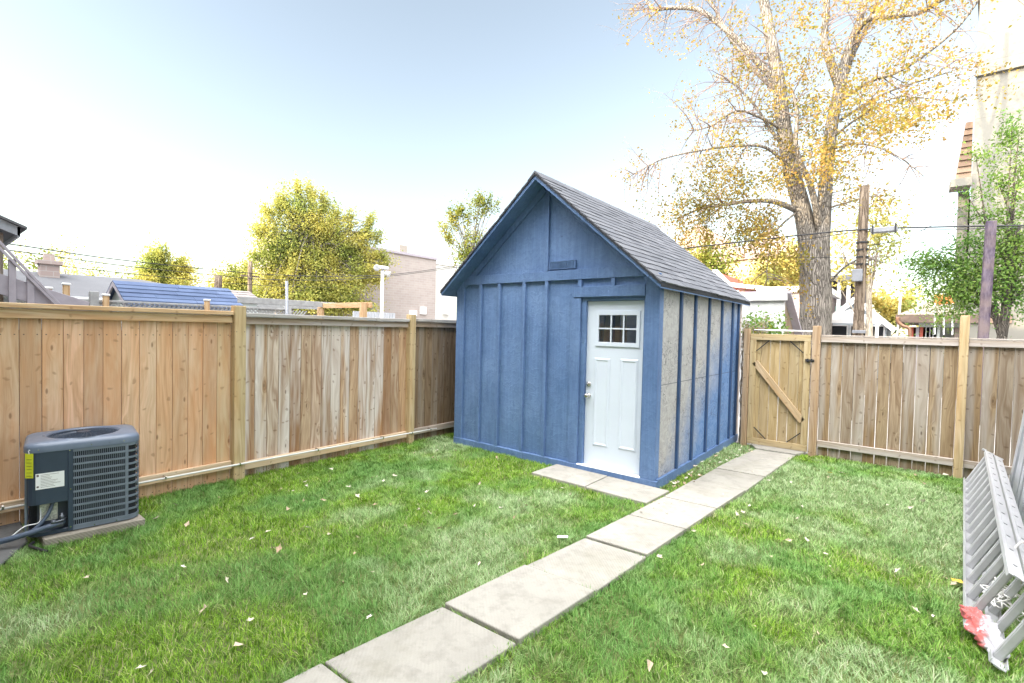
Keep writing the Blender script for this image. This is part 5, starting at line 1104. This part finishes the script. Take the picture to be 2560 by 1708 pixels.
def crown_tree(name, label, D, ells, trunkUV, size, mat_, nl, seed, depth=.8, barkm=None, fill=.5, hang=0, tr=.16, group=None, limbs=True, asp=.62, cl=.13, lk=4):
    """crown given as lobes (U, V, ru, rv) seen at distance D; each lobe becomes a volume of leaf clumps carried by limbs"""
    r_ = np.random.default_rng(seed); R_ = random.Random(seed); b = at(trunkUV[0], trunkUV[1], D); base_ = Vector((b.x, b.y, -.1)); o = thing(name, label, 'tree', base_, group)
    s_ = K/FPX*D*.92; fwd = Vector((b.x, b.y, 0)).normalized(); sdv = Vector((fwd.y, -fwd.x, 0)); tm_ = MB(); pts = []; tot = sum(e[2]*e[3] for e in ells)
    top = Vector(at(trunkUV[2], trunkUV[3], D)); tm_.tube(curve([base_, base_.lerp(top, .4)+Vector((R_.gauss(0, .1), R_.gauss(0, .1), 0)), top], 6), [tr*(1-.55*k/12) for k in range(13)], 10)
    for (U, V, ru, rv) in ells:
        c = Vector(at(U, V, D)); n = max(6, int(nl*ru*rv/tot)); nc = max(3, int(n/70)); rx, rz, ry = ru*s_, rv*s_, max(ru, rv)*s_*depth*.8
        for k in range(nc):
            d = r_.normal(size=3); d /= np.linalg.norm(d); q = d*(r_.random()**fill)*(1.0 if r_.random() < .8 else 1.22)
            cc = np.array(c)+np.array(sdv)*q[0]*rx+np.array(fwd)*q[1]*ry+np.array((0, 0, 1))*q[2]*rz
            if cc[2] < .4: continue
            sp_ = min(rx, rz)*cl*r_.uniform(.6, 1.5)+size*.8; m_ = int(n/nc*r_.uniform(.4, 1.6))
            og = cc-np.array(top); og[2] += .8*np.linalg.norm(og)*(1-1.6*hang); og = og+r_.normal(0, .35, 3)*np.linalg.norm(og); og /= np.linalg.norm(og)+1e-9
            L = r_.normal(size=(m_, 3))*np.array((sp_, sp_, sp_))*.75+og*(r_.normal(size=(m_, 1))*sp_*1.9); L[:, 2] -= hang*(L[:, 0]**2+L[:, 1]**2)**.5; pts.append(cc+L)
            if limbs and k % lk == 0:
                a_ = base_.lerp(top, R_.uniform(.45, 1)); e_ = Vector(cc); md = a_.lerp(e_, .5)+Vector((0, 0, R_.uniform(-.05, .2)*(e_-a_).length)); r0 = tr*.28
                tm_.tube(curve([a_, md, e_], 4), [r0*(1-.85*i/8) for i in range(9)], 5, False)
    tm_.build('trunk', barkm or M['maple_bark'], o, smooth=True); leaf_mesh('crown', np.concatenate(pts), size, mat_, o, r_, 0, asp); return o
M['leaf_yg'] = foliage('yellow_green_leaves', [(.34, .35, .10), (.46, .44, .13), (.23, .26, .07), (.54, .50, .17), (.31, .34, .09)], .48)
M['leaf_olive'] = foliage('olive_leaves', [(.20, .23, .05), (.27, .27, .06), (.15, .19, .04), (.33, .28, .07)], .35)
M['leaf_green'] = foliage('fresh_green_leaves', [(.13, .25, .06), (.20, .33, .08), (.10, .19, .05), (.27, .36, .11), (.16, .28, .10)], .45)
M['leaf_gold'] = foliage('gold_leaves', [(.50, .45, .14), (.56, .50, .2), (.42, .40, .12)], .5)
crown_tree('leafy_tree', 'big yellow green tree rising above the left fence, tallest in that row', 40,
    [(690, 500, 50, 40), (640, 565, 42, 46), (755, 530, 46, 44), (690, 610, 60, 46), (805, 575, 42, 42), (835, 540, 18, 26), (775, 655, 66, 46), (680, 680, 90, 36), (630, 640, 40, 40), (835, 625, 36, 34), (862, 588, 16, 18), (790, 700, 60, 30), (740, 590, 40, 30),
     (652, 455, 13, 28), (684, 442, 11, 24), (714, 452, 12, 28), (742, 468, 13, 26), (772, 490, 11, 24), (803, 505, 10, 22), (850, 515, 8, 28), (866, 548, 8, 20), (618, 505, 11, 28), (602, 540, 13, 20), (594, 595, 13, 18), (880, 600, 15, 16), (868, 640, 16, 14), (640, 480, 10, 18)], (720, 700, 715, 520), .155, M['leaf_yg'], 82000, 21, .8, tr=.3, fill=.42)
crown_tree('leafy_tree', 'rounded yellow green bush like tree left of the big one, behind the brown pole', 44, [(545, 640, 38, 34), (520, 660, 30, 26), (585, 650, 28, 40), (560, 690, 60, 24), (575, 612, 14, 20)], (550, 700, 550, 650), .17, M['leaf_yg'], 15000, 22, .8, tr=.15)
crown_tree('leafy_tree', 'small pointed yellow green tree behind the grey hip roof', 46, [(350, 614, 18, 24), (372, 600, 15, 26), (398, 622, 18, 24), (422, 618, 13, 26), (358, 596, 7, 16), (408, 602, 7, 14), (345, 640, 26, 24), (385, 650, 50, 20), (375, 578, 8, 12)], (380, 690, 378, 610), .17, M['leaf_yg'], 14000, 23, .8, tr=.16)
crown_tree('thin_tree', 'thin round topped tree with visible boughs at the left rake of the shed roof', 34, [(1090, 462, 22, 10), (1118, 462, 26, 9), (1135, 474, 14, 8), (1058, 482, 20, 9), (1036, 500, 14, 12), (1028, 525, 14, 10), (1048, 512, 12, 9), (1030, 552, 22, 7), (1070, 545, 16, 8), (1072, 575, 22, 16), (1095, 545, 16, 10), (1080, 500, 14, 8), (1108, 490, 12, 7), (1060, 600, 14, 14)], (1085, 640, 1078, 575), .15, M['leaf_olive'], 5200, 24, .7, tr=.17, cl=.2, fill=.4, lk=2)
crown_tree('thin_tree', 'wispy half bare tree behind the brick chimney', 60, [(90, 590, 22, 16), (110, 580, 14, 10), (75, 615, 20, 14)], (95, 690, 92, 600), .22, M['leaf_olive'], 500, 25, .6, tr=.12, cl=.35)
crown_tree('thin_tree', 'pale yellowish sparse tree just right of the brick chimney', 62, [(150, 620, 20, 22), (170, 640, 26, 20), (135, 640, 16, 18)], (150, 690, 150, 620), .22, M['leaf_gold'], 900, 26, .6, tr=.1, cl=.35)
crown_tree('thin_tree', 'low sparse tree line clump left of the pointed tree', 66, [(230, 640, 40, 14), (275, 640, 36, 16), (205, 632, 20, 14)], (240, 690, 240, 640), .24, M['leaf_olive'], 700, 27, .6, tr=.1, cl=.4)
crown_tree('thin_tree', 'half bare tree showing at the far left behind the stair posts', 58, [(14, 600, 14, 20), (30, 630, 12, 14)], (15, 690, 15, 610), .22, M['leaf_olive'], 320, 28, .6, tr=.1, cl=.4)
# right hand side
crown_tree('leafy_tree', 'green tree at the right edge with a dark leaning trunk beside the purple post', 14.5,
    [(2170, 585, 55, 26), (2130, 610, 45, 30), (2200, 640, 50, 40), (2250, 600, 60, 45), (2165, 650, 30, 30), (2300, 560, 40, 36), (2335, 480, 34, 34), (2300, 420, 34, 20), (2335, 370, 26, 26), (2305, 310, 26, 14), (2345, 280, 26, 20), (2240, 660, 40, 40), (2290, 640, 40, 40), (2220, 690, 30, 30), (2265, 500, 28, 24), (2220, 545, 34, 20), (2350, 600, 40, 60), (2190, 715, 26, 16), (2240, 440, 26, 18), (2270, 350, 24, 14), (2100, 590, 20, 14), (2345, 680, 20, 30)], (2268, 765, 2335, 520), .078, M['leaf_green'], 16000, 31, .55, barkm=bark('dark_bark', (.05, .045, .04), (.15, .13, .11), 1.4), tr=.12, cl=.20, hang=.3, fill=.6, asp=.4, lk=22)
crown_tree('leafy_tree', 'small crooked pale trunked tree with yellow leaves right of the utility pole', 19, [(2010, 500, 40, 14), (2040, 540, 50, 20), (1960, 530, 40, 24), (2000, 570, 44, 24), (1940, 560, 30, 24), (1930, 600, 26, 26), (2040, 590, 30, 14), (1950, 640, 26, 20)], (1995, 765, 1992, 610), .11, M['leaf_gold'], 2300, 32, .6, barkm=bark('pale_bark', (.3, .25, .2), (.5, .43, .34), .8), tr=.13, cl=.28, fill=.45)
crown_tree('leafy_tree', 'bushy yellow tree in front of the round brick tower', 34, [(1790, 640, 40, 34), (1810, 610, 30, 36), (1760, 650, 34, 24), (1830, 650, 30, 34)], (1795, 720, 1795, 640), .22, M['leaf_gold'], 4200, 33, .7, tr=.14)
crown_tree('leafy_tree', 'hazy olive tree at the right edge of the shed roof before the brick tower', 36, [(1620, 585, 26, 20), (1650, 600, 30, 20), (1600, 600, 16, 18), (1640, 625, 30, 20)], (1640, 700, 1640, 600), .22, M['leaf_olive'], 2200, 34, .7, tr=.12, cl=.25)
crown_tree('leafy_tree', 'far yellow tree filling the alley gap behind the white van', 55, [(2040, 720, 34, 36), (2065, 700, 26, 30), (2020, 700, 24, 24), (2085, 725, 24, 20)], (2045, 765, 2045, 715), .32, M['leaf_gold'], 3200, 35, .7, tr=.14)
crown_tree('leafy_tree', 'sunny yellow shrub seen through the porch beside the red columns', 40, [(2180, 752, 40, 16), (2150, 755, 24, 12)], (2175, 775, 2175, 750), .26, M['leaf_gold'], 1500, 36, .6, tr=.1)
# bush and weeds over the gate
BU = thing('green_bush', 'small fresh green bush growing against the white stucco behind the gate', 'bush', (-2.35, 11.0, 0)); r_ = np.random.default_rng(41); pts = []; st = MB()
for k in range(46):
    c = py(1755+r_.normal(0, 22), 752+r_.normal(0, 15), 11.0+r_.normal(0, .15)); st.tube([(-2.35, 11, -.1), (c.x*.4-2.35*.6, 11, c.z*.6), c], [.012, .007, .003], 4, False)
    for _ in range(20): pts.append(np.array(c)+r_.normal(0, .075, 3))
st.build('stems', M['greywood'], BU); leaf_mesh('leaves', pts, .075, M['leaf_green'], BU, r_, .2)
WE = thing('dry_weeds', 'dry straggly vines hanging over the hinge post beside the shed', 'weeds', (-1.98, 8.7, 0)); m = MB(); pts = []
for k in range(30):
    a = Vector((-2.02+random.uniform(-.07, .3), 8.64+random.uniform(0, .1), 1.75)); e_ = a+Vector((random.uniform(-.1, .25), random.uniform(-.05, .1), random.uniform(.05, .4)))
    m.tube(curve([Vector((a.x, a.y, 0)), a, a.lerp(e_, .5)+Vector((random.gauss(0, .05), 0, .05)), e_], 4), .004, 4)
    for j in range(5): pts.append(np.array(a.lerp(e_, random.uniform(0, .8)))+r_.normal(0, .03, 3))
m.build('stems', flat('dry_stem', (.30, .24, .18), .9), WE); leaf_mesh('leaves', pts, .05, M['leaf_olive'], WE, r_, .2)
VN = thing('dry_vine', 'bare twisted vine in the gap between the shed corner and the gate post', 'vine', (-2.08, 8.66, 0)); m = MB()
for k in range(5): m.tube(curve([(-2.07+random.uniform(-.03, .03), 8.66+random.uniform(-.05, .1), z) for z in np.linspace(-.05, 1.9, 14)], 3), random.uniform(.004, .009), 5)
m.build('stem', flat('vine_bark', (.34, .28, .23), .9), VN)

# ------------------------------------------------------------------ lawn
def inside(P_, poly):
    x, y = P_[:, 0], P_[:, 1]; c = np.zeros(len(P_), bool); n = len(poly)
    for i in range(n):
        xa, ya_ = poly[i]; xb, yb_ = poly[(i+1) % n]
        hit = ((ya_ > y) != (yb_ > y)) & (x < (xb-xa)*(y-ya_)/(yb_-ya_+1e-12)+xa); c ^= hit
    return c
def vnoise(x, y, sc, seed):
    r_ = np.random.default_rng(seed); Gd = r_.random((64, 64)); fx, fy = x*sc, y*sc; ix, iy = np.floor(fx).astype(int), np.floor(fy).astype(int); u, v = fx-ix, fy-iy; u = u*u*(3-2*u); v = v*v*(3-2*v)
    g_ = lambda a, b: Gd[a % 64, b % 64]
    return (g_(ix, iy)*(1-u)+g_(ix+1, iy)*u)*(1-v)+(g_(ix, iy+1)*(1-u)+g_(ix+1, iy+1)*u)*v
gr = np.random.default_rng(99)
def lawn_points(n, ymin, ymax):
    P_ = np.stack([gr.uniform(-5.9, 1.5, n), gr.uniform(ymin, ymax, n)], 1); k = np.ones(n, bool)
    for s_ in SLABS+[PAD]:
        c = np.mean(s_, 0); k &= ~inside(P_, [(a-.024*np.sign(a-c[0]), b) for a, b in s_])
    k &= ~((P_[:, 0] > SHED['x0']-.03) & (P_[:, 0] < SHED['x1']+.04) & (P_[:, 1] > SHED['y0']-.05) & (P_[:, 1] < SHED['y1']))
    k &= ~inside(P_, [(-6, -2), (-6, .63), (-5.35, .61), (-4.9, .39), (-4.6, -2)]); k &= ~((P_[:, 1] > 8.40) & (P_[:, 0] > -2) & (P_[:, 0] < -1.06))
    k &= P_[:, 1] < 8.50
    # never beside the bare strip in the left foreground
    return P_[k]
PT = np.concatenate([lawn_points(330000, .2, 4.4), lawn_points(210000, 4.4, 8.5)])
n = len(PT); X, Y = PT[:, 0], PT[:, 1]
cl_ = vnoise(X, Y, 13, 1); cl2 = vnoise(X, Y, 2.3, 2); cl3 = vnoise(X, Y, 22, 3)
thin = (vnoise(X, Y, 1.3, 8) > .78) & (gr.random(n) < .3); strip_ = (X > -2.17) & (X < xl(Y)) & (Y > 5.3) & (gr.random(n) < .45)
kp = ~(thin | strip_); PT, X, Y, cl_, cl2, cl3 = PT[kp], X[kp], Y[kp], cl_[kp], cl2[kp], cl3[kp]; n = len(PT)
h = (.022+.019*cl_+.010*cl2+.008*cl3)*gr.uniform(.55, 1.3, n); ang = gr.uniform(-2.0, 2.0, n)+vnoise(X, Y, 8, 5)*13; lean = gr.uniform(.2, 1.15, n)+.5*(cl3-.5)
wd = gr.uniform(.0012, .0023, n)*(1+.09*Y); dx, dy_ = np.cos(ang), np.sin(ang); sx, sy = -dy_, dx
def row(f, wf): return X+dx*h*lean*f**1.7, Y+dy_*h*lean*f**1.7, .002+h*(f-.22*lean*f*f), wd*wf
V = np.zeros((n, 6, 3), 'f')
for i, (f, wf) in enumerate(((0, 1), (.55, .85), (1, .18))):
    a, b, c, w2 = row(f, wf); V[:, 2*i, 0] = a-sx*w2; V[:, 2*i, 1] = b-sy*w2; V[:, 2*i, 2] = c; V[:, 2*i+1, 0] = a+sx*w2; V[:, 2*i+1, 1] = b+sy*w2; V[:, 2*i+1, 2] = c
idx = np.arange(n)[:, None]*6; F = np.concatenate([idx+np.array([0, 1, 3, 2]), idx+np.array([2, 3, 5, 4])])
rv = gr.random(n); dry = np.clip((vnoise(X, Y, .75, 21)*.5+vnoise(X, Y, 2.1, 22)*.3+vnoise(X, Y, 5.5, 23)*.2+np.where(X > -1.6, .10, -.08)+.05*np.sin(X*3+Y))*1.0, 0, 1)
uvv = np.stack([np.repeat(np.concatenate([rv, rv])[:, None], 4, 1), np.repeat(np.concatenate([dry, dry])[:, None], 4, 1)], 2)
t = NT('lawn_blades'); u, v, _ = t.sep(t.uv()); o = t.oc()
green = t.ramp(u, [(0, (.065, .15, .015)), (.3, (.135, .27, .022)), (.6, (.24, .42, .034)), (.88, (.37, .54, .075)), (.95, (.50, .48, .24)), (1, (.55, .46, .28))])
cool = t.ramp(u, [(0, (.09, .215, .045)), (.5, (.165, .335, .075)), (1, (.28, .45, .15))])
green = t.mix(t.mr(t.noise(o, .9, 3), .44, .58), green, cool)
pale = t.ramp(u, [(0, (.21, .34, .125)), (.45, (.32, .46, .20)), (.8, (.43, .55, .30)), (1, (.55, .55, .38))])
c = t.mix(t.mr(v, .45, .64), green, pale)
d = t.n('BsdfPrincipled'); t.set(d.inputs['Base Color'], c); d.inputs['Roughness'].default_value = .55; d.inputs['Specular IOR Level'].default_value = .25
tr = t.n('BsdfTranslucent'); t.set(tr.inputs[0], c); mx = t.n('MixShader'); mx.inputs[0].default_value = .3
t.t.links.new(d.outputs[0], mx.inputs[1]); t.t.links.new(tr.outputs[0], mx.inputs[2]); t.t.links.new(mx.outputs[0], t.out.inputs[0])
GL = np_mesh('grass', V.reshape(-1, 3), F, t.m, None, uvv.reshape(-1, 2)); tag(GL, 'short green lawn with pale dry patches on both sides of the slab path', 'grass', kind='stuff')

# ------------------------------------------------------------------ fallen leaves, each its own object
def leaf_shape(seed, lobes, curl):
    R_ = random.Random(seed); vs = [(0, 0, 0)]; n = lobes*2
    for k in range(n):
        g_ = 2*math.pi*k/n; r_ = (.5 if k % 2 == 0 else .27)*R_.uniform(.8, 1.2)*(1-.15*math.cos(g_)); x, y = r_*math.cos(g_), r_*math.sin(g_)*.85; vs.append((x, y, curl*(abs(y)**1.6+R_.uniform(-.05, .12)+.25*max(0, x))))
    me = bpy.data.meshes.new('dry_leaf'); me.from_pydata(vs, [], [(0, k+1, (k+1) % n+1) for k in range(n)]); return me
t = NT('dry_leaf'); c = t.ramp(t.n('ObjectInfo').outputs['Random'], [(0, (.62, .55, .44)), (.4, (.70, .66, .58)), (.7, (.55, .44, .32)), (1, (.42, .30, .2))]); M['leaf_dry'] = t.bsdf(t.mix(t.mr(t.noise(t.oc(), 4, 3), .4, .7, 0, .4), c, (.35, .26, .18)), .8, spec=.2)
LM = [leaf_shape(5+i, 3+i % 3, (.5, .9, .3, 1.2)[i % 4]) for i in range(6)]
for me in LM: me.materials.append(M['leaf_dry'])
def fallen(x, y, z, s_, label, group):
    o = bpy.data.objects.new('dry_leaf', random.choice(LM)); S.collection.objects.link(o); o.location = (x, y, z); o.scale = (s_, s_*random.uniform(.5, .9), s_*.8)
    o.rotation_euler = (random.gauss(0, .35), random.gauss(0, .35), random.uniform(0, 6.28)); tag(o, label, 'leaf', group)
lab = {'left': ('small dry pale leaf lying on the grass left of the slab path', 'fallen leaves left of the path'), 'right': ('small dry pale leaf lying on the grass right of the slab path', 'fallen leaves right of the path'),
       'strip': ('dry curled leaf in the narrow planted strip beside the mottled shed wall', 'fallen leaves beside the shed wall'), 'path': ('dry brown leaf crumb lying on the concrete path slabs', 'fallen leaves on the path')}
for (U, V) in ((855, 1098), (880, 1105), (930, 1205), (660, 1168), (577, 1235), (1115, 1230), (700, 1368), (200, 1328), (470, 1400), (575, 1425), (320, 1530), (350, 1538), (1045, 1180), (985, 1178), (960, 1170), (1090, 1160), (1150, 1165), (1180, 1185), (1210, 1160), (1010, 1215), (820, 1140), (800, 1120), (740, 1150), (520, 1330), (640, 1260), (905, 1090), (1140, 1050), (1180, 1040), (1230, 1165), (980, 1130), (860, 1160), (1100, 1110), (1255, 1190), (420, 1300), (1100, 1290), (545, 1480), (260, 1240), (430, 1205), (360, 1190), (700, 1105), (760, 1078)):
    p = gp(U, V, .045)
    if p.x < xl(p.y)-.05: fallen(p.x, p.y, .045+random.uniform(-.008, .01), random.uniform(.045, .08), *lab['left'])
for k in range(36):
    x, y = random.uniform(-5.6, -2.4), random.uniform(1.6, 5.0); fallen(x, y, .04, random.uniform(.03, .065), *lab['left']) if x < xl(y)-.05 else None
for (U, V) in ((1930, 1085), (2025, 1085), (2050, 1090), (1690, 1180), (1705, 1175), (1960, 1150), (2090, 1165), (2120, 1150), (2010, 1120), (2170, 1090), (2100, 1090), (1900, 1095), (1850, 1240), (1830, 1190), (2060, 1310), (1490, 1530), (1810, 1240), (2190, 1090), (2150, 1095), (1720, 1160)):
    p = gp(U, V, .045); fallen(p.x, p.y, .045, random.uniform(.05, .085), *lab['right'])
for k in range(34):
    y = random.uniform(2.5, 8.3); x = random.uniform(float(xr(y))+.05, .4); fallen(x, y, .04, random.uniform(.03, .065), *lab['right'])
for k in range(50):
    y = random.uniform(5.4, 8.2); fallen(random.uniform(-2.11, float(xl(y))), y, random.uniform(.02, .05), random.uniform(.04, .085), *lab['strip'])
for k in range(20):
    y = random.choice([random.gauss(4.7, .2), random.uniform(5, 8)]); f_ = random.random()**2 if y < 5 else random.random(); fallen(float(xl(y))+f_*.45, y, .052, random.uniform(.02, .055), *lab['path'])
p = gp(2200, 1335, .05); o = bpy.data.objects.new('yellow_leaf', leaf_shape(77, 5, .35)); S.collection.objects.link(o); o.data.materials.append(flat('yellow_leaf', (.72, .42, .05), .6)); o.location = p; o.scale = (.11, .1, .08); tag(o, 'single bright yellow maple leaf on the grass near the ladder', 'leaf')
p = gp(1905, 1085, .05); o = bpy.data.objects.new('yellow_leaf', leaf_shape(78, 5, .35)); S.collection.objects.link(o); o.data.materials.append(M['maple_leaf']); o.location = p; o.scale = (.09, .08, .08); tag(o, 'greenish yellow leaf on the grass just right of the path end', 'leaf')
p = gp(1291, 1232, .05); o = MB().obox(p, (1, .6, .1), (-.6, 1, 0), (0, 0, 1), .045, .018, .003).build('paper_scrap', M['white_metal']); tag(o, 'small white paper scrap on the grass left of the path', 'litter')
